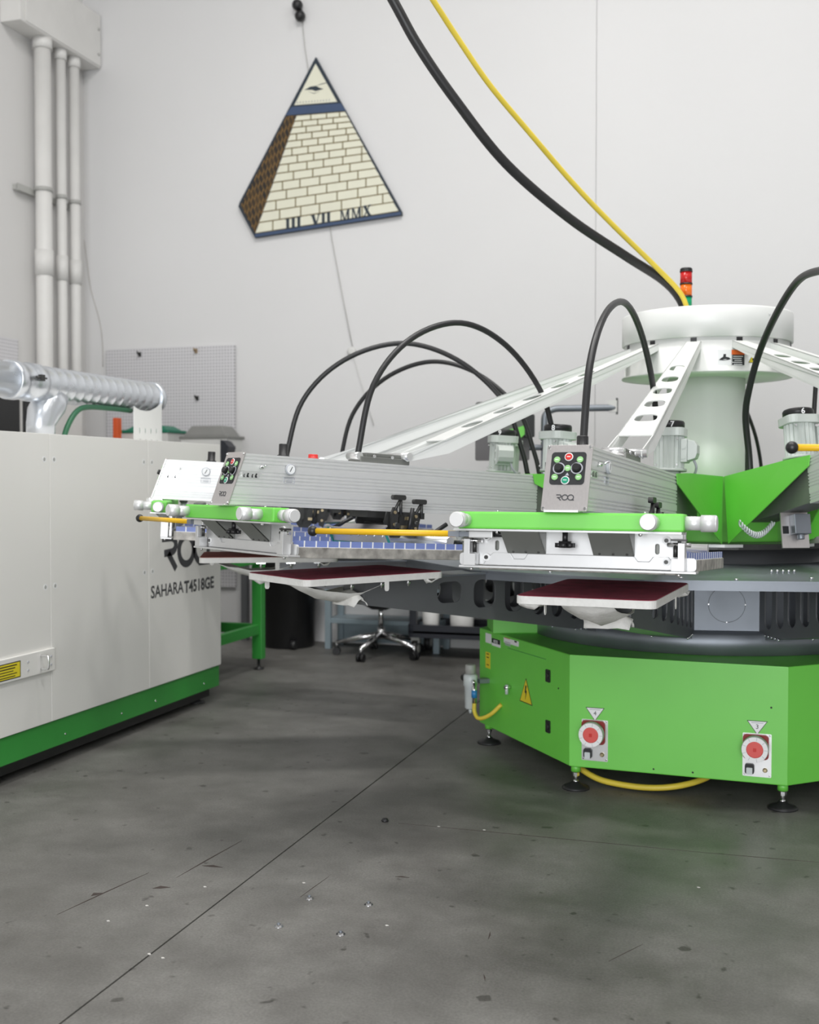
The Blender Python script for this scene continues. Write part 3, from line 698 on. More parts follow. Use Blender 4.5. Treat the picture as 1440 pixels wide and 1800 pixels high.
    for y, s in ((-.30, -1), (.30, 1)):
        MB().prism(rrect(.05, .034, .009, y, .934), 2.402, 2.41, lambda a, b, c: Vector((c, a, b))).build('end_tab', 'clamp', cp)
    for y in (-.283, .284):
        ob = [(y - .017, .917), (y + .017, .917), (y + .017, .95), (y - .0, .95), (y - .0, .99), (y - .017, .99)] if y < 0 else [(y - .017, .917), (y + .017, .917), (y + .017, .99), (y, .99), (y, .95), (y - .017, .95)]
        MB().prism(ob, 2.418, 2.448, lambda a, b, c: Vector((c, a, b))).build('end_bracket', 'clamp', cp, bevel=.001)
        mb = MB(); mb.cyl((2.43, y + (.009 if y < 0 else -.009), .953), (2.43, y + (.009 if y < 0 else -.009), .985), .006, n=10); mb.cyl((2.43, y, .98), (2.43, y, 1.0), .004, n=8); mb.box(2.42, 2.44, y - .02, y + .02, .995, 1.0)
        mb.build('end_spring', 'gunmetal', cp)
        mb = MB(); mb.cyl((2.43, y - .03, .985), (2.43, y + .03, .985), .0055, n=10); mb.build('end_pin', 'chrome', cp)
        MB().cyl((2.43, y, .903), (2.43, y, .911), .005, n=8).build('ledge_bolt', 'chrome', cp)
    for y in (-.243, .250):
        for z in (.94, .996):
            mb = MB(); mb.cyl((2.412, y, z), (2.421, y, z), .0105, n=16); mb.build('clamp_washer', 'ring_white', cp)
            mb = MB(); mb.cyl((2.421, y, z), (2.4245, y, z), .0055, n=10); mb.build('clamp_bolt', 'gunmetal', cp)
    for y0, y1 in ((-.182, -.075), (.057, .166)):
        MB().prism([(2.489, 1.0115), (2.484, 1.0115), (2.416, .957), (2.419, .953)], y0, y1, lambda a, b, c: Vector((a, c, b))).build('gusset', 'olive', t)
        mb = MB().prism([(2.489, 1.0115), (2.414, 1.0115), (2.414, .953), (2.419, .953)], y1 - .003, y1, lambda a, b, c: Vector((a, c, b))); mb.build('gusset_side', 'olive', t)
        for k in range(3):
            y = y0 + .018 + (y1 - y0 - .036) * k / 2; MB().sphere((2.424, y, .957), .0035, 8).build('gusset_screw', 'gunmetal', t)
    mb = MB(); mb.cyl((2.452, -.012, .985), (2.452, -.012, 1.0125), .0075, n=10)
    for k in range(6):
        a = k * math.pi / 3; mb.cyl((2.452 + .018 * math.cos(a), -.012 + .018 * math.sin(a), .972), (2.452 + .018 * math.cos(a), -.012 + .018 * math.sin(a), .984), .0095, n=10)
    mb.cyl((2.452, -.012, .971), (2.452, -.012, .989), .017, n=14); mb.build('star_knob', 'black', t)
    for y in (-.2, .19): MB().sphere((2.46, y, 1.010), .006, 10).build('trim_bolt', 'chrome', t)
    # yellow pull handle on the left
    h = MB().cyl((2.452, -.325, 1.003), (2.452, -.757, 1.003), .0088, n=14).build('pull_handle', 'yellow', t, label='yellow pull handle with black ball end')
    MB().sphere((2.452, -.768, 1.003), .0155, 16).build('handle_ball', 'black', h)
    mb = MB(); mb.box(2.442, 2.462, -.342, -.31, .995, 1.011); mb.box(2.446, 2.458, -.31, -.28, .996, 1.0095); mb.build('handle_link', 'steel', h)
    MB().box(2.438, 2.466, -.28, -.212, .993, 1.012).build('handle_sleeve', 'clamp', h, bevel=.002)
    MB().cyl((2.452, -.212, 1.003), (2.452, -.175, 1.003), .007, n=8).build('handle_tip', 'black', h)
    # filter bowl and post left of the crossbar
    mb = MB(); mb.lathe([(.008, .985), (.017, 1.01), (.018, 1.05)], (2.40, -.33, 0), 14); mb.build('filter_bowl', 'clear_grey', t)
    MB().box(2.385, 2.42, -.348, -.305, 1.05, 1.058).build('bowl_bracket', 'black', t)
    mb = MB(); mb.box(2.30, 2.335, -.345, -.315, .945, 1.055); mb.box(2.30, 2.34, -.315, -.05, 1.03, 1.055); mb.build('side_guide', 'olive', t)
    # regulator knob, emergency cap, gauge and small controls on the beam
    mb = MB().lathe([(.022, 1.24), (.022, 1.246), (.0165, 1.248), (.0165, 1.283), (.0145, 1.286)], (2.27, -.015, 0), 18); mb.build('regulator_knob', 'black', t)
    f = frame((2.287, hw, 1.196), (-1, 0, 0), (0, 0, 1))
    g = MB().lathe([(.019, 0), (.019, .008), (.0165, .0085)], n=24).xf(f).build('pressure_gauge', 'ring_grey', t)
    MB().prism(disc(.0155, 20), .0085, .0092, XY).xf(f).build('gauge_face', 'paper', g)
    ribbon(MB(), [(-.004, -.008), (.005, .009)], .0025, .0092, .0097, XY).xf(f).build('gauge_needle', 'print_dark', g)
    f = frame((2.287, hw, 1.158), (-1, 0, 0), (0, 0, 1))
    MB().prism(rrect(.042, .021, .002), -.004, .0006, XY, holes=[rrect(.039, .018, .001)[::-1]]).xf(f).build('beam_label_border', 'ring_grey', t)
    mb = MB()
    for k in range(3): mb.box(-.014 + .002 * k, .014 - .001 * k, .0045 - .005 * k, .0065 - .005 * k, -.004, .0006)
    mb.xf(f).build('beam_label_print', 'ring_grey', t)
    f = frame((2.437, hw, 1.168), (-1, 0, 0), (0, 0, 1))
    MB().prism(rrect(.064, .02, .002), -.004, .0008, XY).xf(f).build('pictogram_strip', 'alu_plain', t)
    for k, (x, s) in enumerate(((-.025, .5), (-.011, 1), (.006, .6), (.02, 1))):
        mb = MB(); mb.prism([(x - .004 * s, -.007), (x + .005 * s, -.007), (x + .002 * s, .001), (x + .005, .006 * s), (x, .008 * s), (x - .004 * s, -.001)], .0008, .0014, XY)
        mb.xf(f).build('pictogram', 'print_dark', t)
    mb = MB(); mb.cyl((2.40, hw, 1.196), (2.40, hw + .012, 1.196), .006, n=10); mb.cyl((2.40, hw + .012, 1.196), (2.395, hw + .03, 1.204), .003, n=8); mb.build('toggle_switch', 'chrome', t)
    mb = MB(); mb.box(2.44, 2.448, -hw - .012, -hw, 1.18, 1.2); mb.build('side_latch', 'black', t)
    # hinge block for the strut
    mb = MB(); mb.box(1.77, 1.99, -.03, .05, 1.24, 1.262); mb.box(1.80, 1.96, -.02, .04, 1.262, 1.276); mb.build('hinge_block', 'olive', t, bevel=.003)
    MB().cyl((1.79, -.075, 1.272), (1.79, .075, 1.272), .014, n=14).build('hinge_pin', 'alu_plain', t); MB().cyl((1.99, -.025, 1.262), (1.99, .045, 1.262), .014, n=14).build('hinge_pin', 'alu_plain', t)
    for x in (1.85, 1.93): MB().cyl((x, .045, 1.264), (x, .052, 1.264), .006, n=10).build('hinge_screw', 'chrome', t)
    # squeegee carriage under the beam
    before = set(t.children); SQ = .035
    sq = MB()
    for s in (-1, 1):
        sq.prism([(1.70, 1.068), (1.86, 1.068), (1.87, 1.03), (1.84, .975), (1.80, .975), (1.78, 1.0), (1.72, 1.01)], s * .085, s * .093, XZ)
    sq.cyl((1.83, -.12, 1.02), (1.83, .12, 1.02), .010, n=12); sq.cyl((1.74, -.12, 1.03), (1.74, .12, 1.03), .008, n=12)
    sq.box(1.66, 1.92, -.055, .055, 1.045, 1.068)
    car_ = sq.build('squeegee_carriage', 'gunmetal', t)
    holder = MB().prism([(1.915, 1.005), (1.922, 1.003), (1.905, .952), (1.897, .954)], -.175, .175, XZ).build('squeegee_holder', 'panel_steel', t)
    MB().prism([(1.885, 1.02), (1.915, 1.0), (1.912, .995), (1.882, 1.015)], -.13, .13, XZ).build('holder_flange', 'panel_steel', t)
    for k in range(7): MB().sphere((1.917, -.15 + .05 * k, .980), .005, 8).build('holder_bolt', 'chrome', holder)
    MB().prism([(1.902, .954), (1.908, .953), (1.905, .943), (1.90, .943)], -.175, .175, XZ).build('squeegee_blade', 'teal', t)
    for s in (-1, 1): MB().prism([(1.895, .945), (1.905, .945), (1.935, 1.0), (1.93, 1.003)], s * .176, s * .181, XZ).build('blade_end', 'teal', t)
    MB().cyl((1.70, -.17, .97), (1.70, .26, .97), .017, n=16).build('flood_bar', 'alu_plain', t)
    for x, y, dz in ((1.83, .105, 0), (1.735, .105, -.012)):
        mb = MB()
        mb.prism([(x + .02, 1.0 + dz), (x + .022, 1.06 + dz), (x + .012, 1.085 + dz), (x - .004, 1.08 + dz), (x - .01, 1.04 + dz), (x, .99 + dz)], y - .006, y + .004, XZ)
        mb.cyl((x + .008, y, 1.07 + dz), (x - .02, y, 1.115 + dz), .006, n=8); mb.cyl((x - .022, y, 1.06 + dz), (x - .02, y, 1.115 + dz), .006, n=8)
        mb.prism(rrect(.058, .018, .008, x - .01, 1.12 + dz), y - .008, y + .008, XZ)
        lv = mb.build('toggle_clamp', 'gunmetal', t)
        for zz in (1.022, 1.066): MB().cyl((x + .008, y + .004, zz + dz), (x + .008, y + .009, zz + dz), .006, n=10).build('clamp_pivot', 'bronze', lv)
    MB().tube([(1.775, .115, .995), (1.775, .12, 1.03), (1.77, .125, 1.085)], [.011, .009, .0075], 8).build('clamp_lever', 'black', t); MB().tube([(1.69, .115, .98), (1.66, .12, 1.0), (1.61, .125, 1.03)], [.010, .008, .0085], 8).build('clamp_lever', 'black', t)
    mb = MB(); mb.box(1.74, 1.81, .07, .1, 1.0, 1.05); mb.build('clamp_block', 'gunmetal', t)
    for zz, x in ((1.008, 1.785), (1.04, 1.765)): MB().box(x - .018, x + .018, .1, .104, zz, zz + .012).build('clamp_badge', 'bronze', t)
    for o in set(t.children) - before:
        o.data.transform(Matrix.Translation((SQ, 0, 0)))
        for c in o.children: c.data.transform(Matrix.Translation((SQ, 0, 0)))
    # drive motor over the beam root
    mx_ = .97
    mb = MB(); mb.lathe([(.045, 1.236), (.045, 1.262)], (mx_, 0, 0), 24); mb.lathe([(.068, 1.262), (.068, 1.272)], (mx_, 0, 0), 24)
    prof = []
    for k in range(40):
        r0 = .058; a0 = 2 * math.pi * k / 40
        prof.append(((r0 if k % 2 else r0 - .007) * math.cos(a0), (r0 if k % 2 else r0 - .007) * math.sin(a0)))
    mb.prism(prof, 1.272, 1.398, lambda a, b, c: Vector((mx_ + a, b, c)))
    mo = mb.build('drive_motor', 'motor', t)
    MB().prism(rrect(.128, .128, .03, mx_, 0), 1.396, 1.428, XY).build('motor_collar', 'motor', mo, bevel=.003)
    MB().lathe([(.058, 1.428), (.058, 1.450), (.054, 1.456)], (mx_, 0, 0), 28).build('motor_cap', 'black', mo)
    for s, c_ in ((1, 0), ):
        bx = MB(); bx.box(mx_ - .035, mx_ + .045, .05, .075, 1.295, 1.385); bx.build('terminal_plate', 'motor', mo, bevel=.003)
        bx = MB(); bx.prism([(.075, 1.30), (.105, 1.31), (.112, 1.33), (.112, 1.36), (.1, 1.378), (.075, 1.382)], mx_ - .03, mx_ + .04, lambda a, b, c: Vector((c, a, b))); bx.build('terminal_box', 'motor', mo, bevel=.003)
    for zz in (1.315, 1.355):
        mb = MB(); mb.cyl((mx_ + .045, .062, zz), (mx_ + .048, .062, zz), .009, n=14); mb.build('cable_gland', 'motor', mo)
    for sy in (-1, 1):
        for zz in (1.285, 1.385): MB().cyl((mx_ + .052, sy * .04, zz), (mx_ + .058, sy * .04, zz), .004, n=8).build('motor_bolt', 'chrome', mo)
    MB().tube(spline([(mx_ - .02, .09, 1.31), (mx_ - .03, .10, 1.28), (mx_ - .06, .085, 1.25), (mx_ - .09, .05, 1.238)], 5), .005, 8).build('motor_cable', 'ring_grey', mo)
    # bracket with actuator under the beam root
    mb = MB(); mb.box(.868, .876, -.055, .055, .935, 1.072); mb.build('rear_bracket', 'panel_steel', t)
    mb = MB(); mb.box(.876, .92, -.02, .045, .985, 1.062); mb.cyl((.9, .01, .965), (.9, .01, .985), .014, n=12); mb.build('actuator', 'steel', t, bevel=.002)
    MB().box(.876, .8765, -.05, -.025, .99, 1.02).build('actuator_label', 'print_dark', t)
    pts = []
    for k in range(161):
        q = k / 160; b = Vector((.80, -.19 + .14 * q, 1.045 - .05 * math.sin(math.pi * q)))
        a0 = q * 2 * math.pi * 16; pts.append(b + Vector((.011 * math.cos(a0), 0, .011 * math.sin(a0))))
    MB().tube(pts, .003, 5).build('coiled_air_line', 'clear_grey', t)
    return t
LBL_H = {7: 'print head seven, nearest and facing the camera, with grey keypad panel', 8: 'print head eight, pointing left, its keypad panel seen obliquely',
         9: 'print head nine, leftmost, bright aluminium end in front of the beige dryer', 10: 'print head ten, mostly hidden behind the beam of head eight',
         6: 'print head six, tilted up at the right edge of the photo', 5: 'print head beyond the right edge, only its white strut in view'}
def strut(k, parent):
    # white perforated strut from the drum down to the hinge, built in the arm's own tilted frame
    mi = (arm_matrix(PH[k], TILT[k])).inverted()
    top = mi @ pol(PH[k], .365, 1.852); bot = Vector((1.79, 0, 1.272))
    d = (bot - top); L = d.length; u = d.normalized(); v = Vector((0, 1, 0)); n = u.cross(v)
    if n.z < 0: n = -n
    def W(s): return .032 + (.062 - .032) * min(1, s / (L * .9))
    def fn(a, b, c): return top + u * a + v * b + n * c
    holes = []
    for fr_ in (.30, .41, .52, .63, .745):
        s = fr_ * L; wd = W(s) * 1.35; ln = .082
        pts = [(s + (x), y * (1 + .12 * x / ln)) for x, y in rrect(ln, wd, .028)]
        holes.append(pts[::-1])
    e = L * .875
    mb = MB().prism([(0, -W(0)), (e, -W(e)), (e, W(e)), (0, W(0))], -.004, 0, fn, holes=holes)
    for s_ in (-1, 1):
        def fs_(a, b, c, s_=s_): return top + u * a + v * (s_ * (W(min(a, e)) - .004 + c)) + n * b
        mb.prism([(0, 0), (e, 0), (L + .012, .012), (L + .016, -.006), (L + .006, -.018), (e, -.054), (.35 * L, -.05), (0, -.028)], 0, .004, fs_)
    mb.build('support_strut', 'white', parent)
    # motor cap numerals
def cap_number(k, parent):
    for off in (0, 120, 240):
        # numeral bent round the black cap, reading upright
        a = R(off) + {7: R(20), 8: R(26), 9: R(62), 6: R(-8)}.get(k, 0)
        f = Matrix.Translation((.97, 0, 1.440)) @ Matrix.Rotation(a, 4, 'Z') @ Matrix(((0, 0, 1, 0), (1, 0, 0, 0), (0, 1, 0, 0), (0, 0, 0, 1)))
        text(str(k), .03, f, 'cap_numeral', 'paper', parent, bend=.0583, bold=.0006)
def place(o, k):
    m = arm_matrix(PH[k], TILT[k]); o.location = m.to_translation(); o.rotation_euler = (0, -R(TILT[k]), rotz(PH[k]))
proto = print_head('print_head', LBL_H[7])
heads = {7: proto}
for k in (8, 9, 10, 6, 5): heads[k] = copy_tree(proto); heads[k]['label'] = LBL_H[k]
for k, h in heads.items():
    place(h, k); strut(k, h)
    mo = [c for c in h.children if c.name.startswith('drive_motor')][0]
    if k in (6, 7, 8, 9): cap_number(k, mo)
MB().lathe([(.02, 1.24), (.02, 1.245), (.0175, 1.246), (.0175, 1.256), (.016, 1.258)], (2.145, -.02, 0), 18).build('emergency_cap', 'red', heads[8])

# --- printing screens held under the heads
def screen(label):
    t = thing('printing_screen', label, 'printing screen', group='screens clamped in the print heads')
    x0, x1, hy = 1.45, 2.398, .272; z0, z1 = .906, .941; b = .03
    for (a0, a1, c0, c1) in ((x0, x1, -hy, -hy + b), (x0, x1, hy - b, hy), (x0, x0 + b, -hy + b, hy - b), (x1 - b, x1, -hy + b, hy - b)):
        MB().box(a0, a1, c0, c1, z0, z1).build('frame_bar', 'frame_ink', t, bevel=.002)
    MB().box(x0 + .01, x1 - .01, -hy + .01, hy - .01, z0 + .001, z0 + .003).build('mesh', 'mesh', t)
    for s in (-1, 1):
        y = s * (hy - .0345)
        MB().prism([(y - .03, z0 + .004), (y + .03, z1 + .0012), (y + .03, z1 + .002), (y - .03, z0 + .005)] if s > 0 else [(y - .03, z1 + .0012), (y + .03, z0 + .004), (y + .03, z0 + .005), (y - .03, z1 + .002)], x0 + .03, x1 - .03, lambda a, b_, c: Vector((c, a, b_))).build('blue_tape', 'blue_tape', t)
        yw = s * (hy - .004)
        MB().box(x0 + .01, x1 - .01, yw - .0008, yw + .0008, z1 - .002, z1 + .021).build('blue_tape_wall', 'blue_tape', t)
        MB().box(x0 + .01, x1 - .01, yw - .0016, yw + .0016, z1 - .002, z1 + .0012).build('white_tape_edge', 'paper', t)
        for k in range(20):
            x = x0 + .04 + .045 * k
            MB().box(x, x + .005, yw - .0014, yw + .0014, z1, z1 + .0212).build('tape_tick', 'paper', t)
    return t
LBL_S = {8: 'ink stained screen with ticked blue tape, clamped in head eight', 7: 'screen clamped in head seven, its brownish rear corner showing at right',
         9: 'screen clamped in head nine at far left, blue tape showing', 10: 'screen in the hidden rear head ten', 6: 'screen in the tilted head six past the right edge'}
s0 = screen(LBL_S[8]); place(s0, 8)
for k in (7, 9, 10): c = copy_tree(s0); c['label'] = LBL_S[k]; place(c, k)

# --- hoses over each arm
def hose(k, r0, t0, r1, apex_z, label, rr=.0115, lean=0.0, z1=1.26):
    a = rotz(PH[k]); m = arm_matrix(PH[k], TILT[k])
    rm = (r0 + r1) / 2; q = []
    z0 = 1.245
    for s, zz in ((0, z0), (.06, z0 + (apex_z - z0) * .50), (.22, z0 + (apex_z - z0) * .84), (.45, apex_z), (.68, z0 + (apex_z - z0) * .90), (.88, z0 + (apex_z - z0) * .60), (.97, z0 + (apex_z - z0) * .22), (1.0, z1)):
        q.append(m @ Vector((r0 + (r1 - r0) * s, t0 + lean * math.sin(math.pi * s), zz)))
    o = tag(MB().tube(spline(q, 8), rr, 10).build('air_hose', 'rubber'), label, 'hose', 'black air hoses arching over the arms')
    return o
hose(7, 2.13, -.05, .90, 1.80, 'black hose arching over head seven, in front of the white drum', z1=1.25)
hose(8, 1.96, -.02, .93, 1.81, 'tallest black hose at centre, rising from the hinge of head eight')
hose(9, 1.95, -.03, .84, 1.82, 'black hose at left, rising from the beam of head nine')
hose(10, 1.90, 0, .80, 1.81, 'lowest black hose arch, behind the others, rising from head ten')
m6 = arm_matrix(PH[6], TILT[6])
pts6 = [atD(*p) for p in ((1320, 850, 4.62), (1317, 800, 4.62), (1311, 735, 4.58), (1316, 690, 4.52), (1335, 620, 4.4), (1365, 552, 4.2), (1400, 497, 4.0), (1432, 478, 3.8), (1470, 480, 3.6), (1520, 520, 3.45), (1560, 600, 3.35))]
tag(MB().tube(spline(pts6, 8), .0135, 10).build('air_hose', 'rubber'), 'thick black hose rising from the green hub wing to the right edge', 'hose', 'black air hoses arching over the arms')
p = atD(1320, 850, 4.62); MB().cyl(p, p - Vector((0, 0, .035)), .012, n=10).build('hose_fitting', 'chrome', press).location = (-OX, -OY, 0)
for pts, lb in (([(1300, 690, 5.7), (1312, 720, 5.72), (1328, 765, 5.75), (1337, 810, 5.78), (1340, 850, 5.8)], 'thin dark hose curving down just right of the white column'),
                ([(1302, 745, 5.62), (1306, 775, 5.63), (1310, 815, 5.64), (1311, 850, 5.65)], 'short dark hose close against the right side of the column'),
                ([(1437, 640, 4.5), (1434, 680, 4.5), (1431, 735, 4.5), (1430, 800, 4.5), (1440, 840, 4.5)], 'black hose hanging under the strut at the right edge')):
    tag(MB().tube(spline([atD(*p) for p in pts], 6), .009, 8).build('air_hose', 'rubber'), lb, 'hose', 'black air hoses arching over the arms')
# --- signal tower on the drum
sp = pol(0, 0, 0) + Vector((-.10, .06, 0)); sp = atD(1206, 545, 5.34)
tw = thing('signal_tower', 'red, orange and green signal light stack on the white drum', 'signal light', (sp.x, sp.y, 2.0))
MB().lathe([(.02, .0), (.02, .03), (.029, .034), (.029, .052)], n=24).build('tower_base', 'black', tw)
for k, m_ in enumerate(('lens_green', 'lens_orange', 'lens_red')):
    z = .052 + .059 * k
    MB().lathe([(.0275, z), (.0275, z + .052)], n=24).build('lamp_lens', m_, tw)
    MB().lathe([(.0295, z + .052), (.0295, z + .059)], n=24).build('lamp_rim', 'black', tw)
MB().lathe([(.0285, .229), (.0285, .236), (.025, .241)], n=24).build('tower_cap', 'black', tw)
# --- supply cables from the ceiling
def cable(pts, r, material, name, label):
    q = [atD(*p) for p in pts]; d = (q[0] - q[1]).normalized(); e = q[0] + d * .6; e2 = e + d * .8 + Vector((0, 0, .25)); q = [Vector((e2.x - .12, e2.y - .05, CEIL - .12)), e2 + Vector((-.10, -.04, .9)), e2, e] + q
    return tag(MB().tube(spline(q, 10), r, 12).build(name, material), label, 'cable')
cable([(688, -5, 4.55), (735, 80, 4.6), (800, 175, 4.68), (890, 288, 4.8), (1000, 383, 4.95), (1100, 450, 5.1), (1165, 492, 5.2), (1195, 525, 5.27), (1208, 560, 5.3)], .0205, 'rubber', 'power_cable', 'thick black supply cable sweeping down to the drum')
cable([(758, -5, 4.5), (800, 60, 4.58), (860, 148, 4.68), (930, 232, 4.8), (1010, 325, 4.93), (1080, 398, 5.03), (1150, 466, 5.13), (1196, 515, 5.2), (1212, 555, 5.24)], .0115, 'yellow_hose', 'air_supply_hose', 'yellow air supply hose sweeping down to the drum')

# ================================================================== DRYER
DXF = -2.95; DY1 = 5.81; DY0 = 2.2; DZ0, DZ1 = .083, 1.447
dry = thing('conveyor_dryer', 'long beige sheet metal conveyor dryer with green plinth', 'dryer', (DXF, DY1, 0))
def D(x, y, z): return (x - DXF, y - DY1, z)
def dbox(x0, x1, y0, y1, z0, z1): return MB().box(x0 - DXF, x1 - DXF, y0 - DY1, y1 - DY1, z0, z1)
dbox(DXF - 1.5, DXF - .004, DY0, DY1 - .004, .203, DZ1 - .004).build('housing', 'panel_beige', dry)
seams = [DY0, 3.39, 4.209, 5.026, DY1]
for a, b in zip(seams[:-1], seams[1:]): dbox(DXF - .006, DXF, a + .0012, b - .0012, .203, DZ1).build('side_panel', 'panel_beige', dry, bevel=.0015)
dbox(DXF - 1.5, DXF - .01, DY0, DY1 - .006, DZ0, .198).build('plinth', 'green_dark', dry, bevel=.003)
dbox(DXF - 1.45, DXF - .05, DY0, DY1 - .05, .03, DZ0).build('underframe', 'black', dry)
for y in (DY1 - .12, 3.9, 2.6):
    mb = MB().lathe([(.045, 0), (.045, .008), (.012, .02), (.012, .085)], D(DXF - .09, y, 0), 18); mb.build('foot', 'rubber', dry)
for y in (3.36, 3.43, 4.172, 4.242, 4.985, 5.062):
    for z in (1.337, .789):
        f = frame(D(DXF, y, z), (0, 1, 0), (0, 0, 1))
        MB().prism(disc(.014, 16), 0, .0006, XY, holes=[disc(.0085, 16)]).xf(f).build('dimple', 'ring_white', dry)
        MB().lathe([(.0085, -.0), (.007, .0008)], n=12).xf(f).build('panel_screw', 'bin_grey', dry)
for y in (3.05, 3.62, 4.32, 4.78, 5.1, 5.62): MB().lathe([(.005, -.002), (.004, .004)], n=8).xf(frame(D(DXF - .01, y, .125), (0, 1, 0), (0, 0, 1))).build('plinth_screw', 'chrome', dry)
hat = dbox(DXF, DXF + .012, 3.3, 4.219, .426, .523).build('hatch', 'panel_beige', dry, bevel=.002)
for y in (4.03, 4.19):
    for z in (.455, .49): MB().lathe([(.005, 0), (.004, .003)], n=8).xf(frame(D(DXF + .012, y, z), (0, 1, 0), (0, 0, 1))).build('hatch_screw', 'ring_grey', hat)
hx = DXF + .012
MB().tube(spline([D(hx, 4.118, .503), D(hx + .03, 4.118, .503), D(hx + .038, 4.118, .495), D(hx + .038, 4.118, .455), D(hx + .03, 4.118, .447), D(hx, 4.118, .447)], 4), .0045, 8).build('pull_handle', 'chrome', hat)
dbox(hx, hx + .0008, 3.70, 3.98, .436, .504).build('label_border', 'print_dark', hat)
dbox(hx, hx + .0014, 3.705, 3.975, .440, .500).build('yellow_label', 'yellow_label', hat)
for k in range(5): dbox(hx + .001, hx + .0018, 3.75, 3.955 - .012 * (k % 3), .489 - .011 * k, .4935 - .011 * k - (.001 if k > 1 else 0)).build('label_line', 'print_dark', hat)
roq_logo(.185, frame(D(DXF, 5.157, .783), (0, 1, 0), (0, 0, 1)), 'maker_mark', 'logo', dry)
text('SAHARA', .088, frame(D(DXF, 5.043, .68), (0, 1, 0), (0, 0, 1)), 'model_lettering', 'logo', dry, align='LEFT', bold=.0015)
text('T4518GE', .088, frame(D(DXF, 5.725, .675), (0, 1, 0), (0, 0, 1)), 'model_lettering', 'logo', dry, align='RIGHT', bold=.0028)
# --- exhaust duct lying above the dryer
DCX, DCZ, DR_ = -3.42, 1.722, .088
duct = thing('exhaust_duct', 'shiny spiral galvanised exhaust duct lying above the dryer', 'duct', (DCX, 5.88, DCZ))
def along(prof):  # prof (r, y) -> lathe about the Y axis, local to the duct
    return MB().lathe([(r, -y) for r, y in prof], n=36).xf(Matrix.Rotation(R(90), 4, 'X') @ Matrix.Translation((0, 0, 0)))
ribs = []
y = -1.12
prof = [(DR_, y)]
while y < -.06:
    prof += [(DR_, y), (DR_ + .0018, y + .004), (DR_ + .0018, y + .009), (DR_, y + .013), (DR_, y + .058)]; y += .0745
prof += [(DR_, 0)]
mb = MB().lathe([(r, -yy) for r, yy in reversed(prof)], n=40); mb.xf(Matrix.Rotation(R(90), 4, 'X')); 
mb.build('spiral_pipe', 'galv', duct)
mb = MB().lathe([(DR_ + .004, -.04), (DR_ + .008, -.03), (DR_ + .008, 0), (DR_ + .002, .004), (DR_ - .02, .004)], n=40).xf(Matrix.Rotation(R(-90), 4, 'X')); mb.build('end_cap', 'galv', duct)
mb = MB().lathe([(DR_ - .004, -3.4), (DR_ - .004, -1.27)], n=40).xf(Matrix.Rotation(R(-90), 4, 'X')); mb.build('smooth_pipe', 'galv', duct)
mb = MB().lathe([(DR_ + .001, -1.33), (DR_ + .006, -1.325), (DR_ + .006, -1.275), (DR_ + .002, -1.27), (DR_ + .002, -1.195), (DR_ + .006, -1.19), (DR_ + .006, -1.115), (DR_ + .001, -1.11)], n=40).xf(Matrix.Rotation(R(-90), 4, 'X')); mb.build('joint_sleeve', 'galv', duct)
mb = MB(); mb.box(DR_ + .004, DR_ + .022, -1.215, -1.185, .0, .03); mb.cyl((DR_ + .012, -1.24, .015), (DR_ + .012, -1.16, .015), .005, n=8); mb.build('joint_clamp', 'gunmetal', duct)
# branch with elbow down to the dryer
q = [(0, -.98, -.05), (.0, -1.00, -.10), (-.0, -1.05, -.15), (0, -1.07, -.2), (0, -1.07, -.275)]
MB().tube([Vector(p) for p in q], [.085, .085, .08, .07, .07], 20).build('branch_elbow', 'galv', duct)
MB().tube(spline([(.06, -.97, -.272), (.06, -.93, -.20), (.06, -.86, -.13), (.055, -.76, -.098), (.05, -.55, -.09), (.05, -.32, -.09)], 5), [.014] * 26, 10).build('green_reflection_tube', 'green_reflection', duct)  # added tube standing in for the green reflected along the duct's underside
# white bracket that carries the duct
bk = thing('duct_bracket', 'white slotted sheet metal bracket carrying the duct end', 'bracket', (DCX + .06, 5.665, DZ1))
hs = []
for k in range(4): hs.append(rrect(.011, .034, .005, -.09 + .06 * k, .075)[::-1])
for k in range(4): hs.append(rrect(.026, .012, .005, -.085 + .06 * k, .022)[::-1])
out = [(-.115, 0), (.115, 0), (.115, .255), (.105, .245)] + [(.10 - .215 * k / 8, .24 - .075 * math.sin(math.pi / 2 * k / 8)) for k in range(9)] 
MB().prism([(-.15, 0), (.15, 0), (.15, .24), (.10, .215), (.03, .192), (-.03, .186), (-.10, .19), (-.15, .205)], .034, .038, lambda a, b, c: Vector((c, a, b)), holes=hs).build('bracket_face', 'white', bk)
MB().box(-.06, .038, -.15, .15, -.003, .001).build('bracket_foot', 'white', bk)
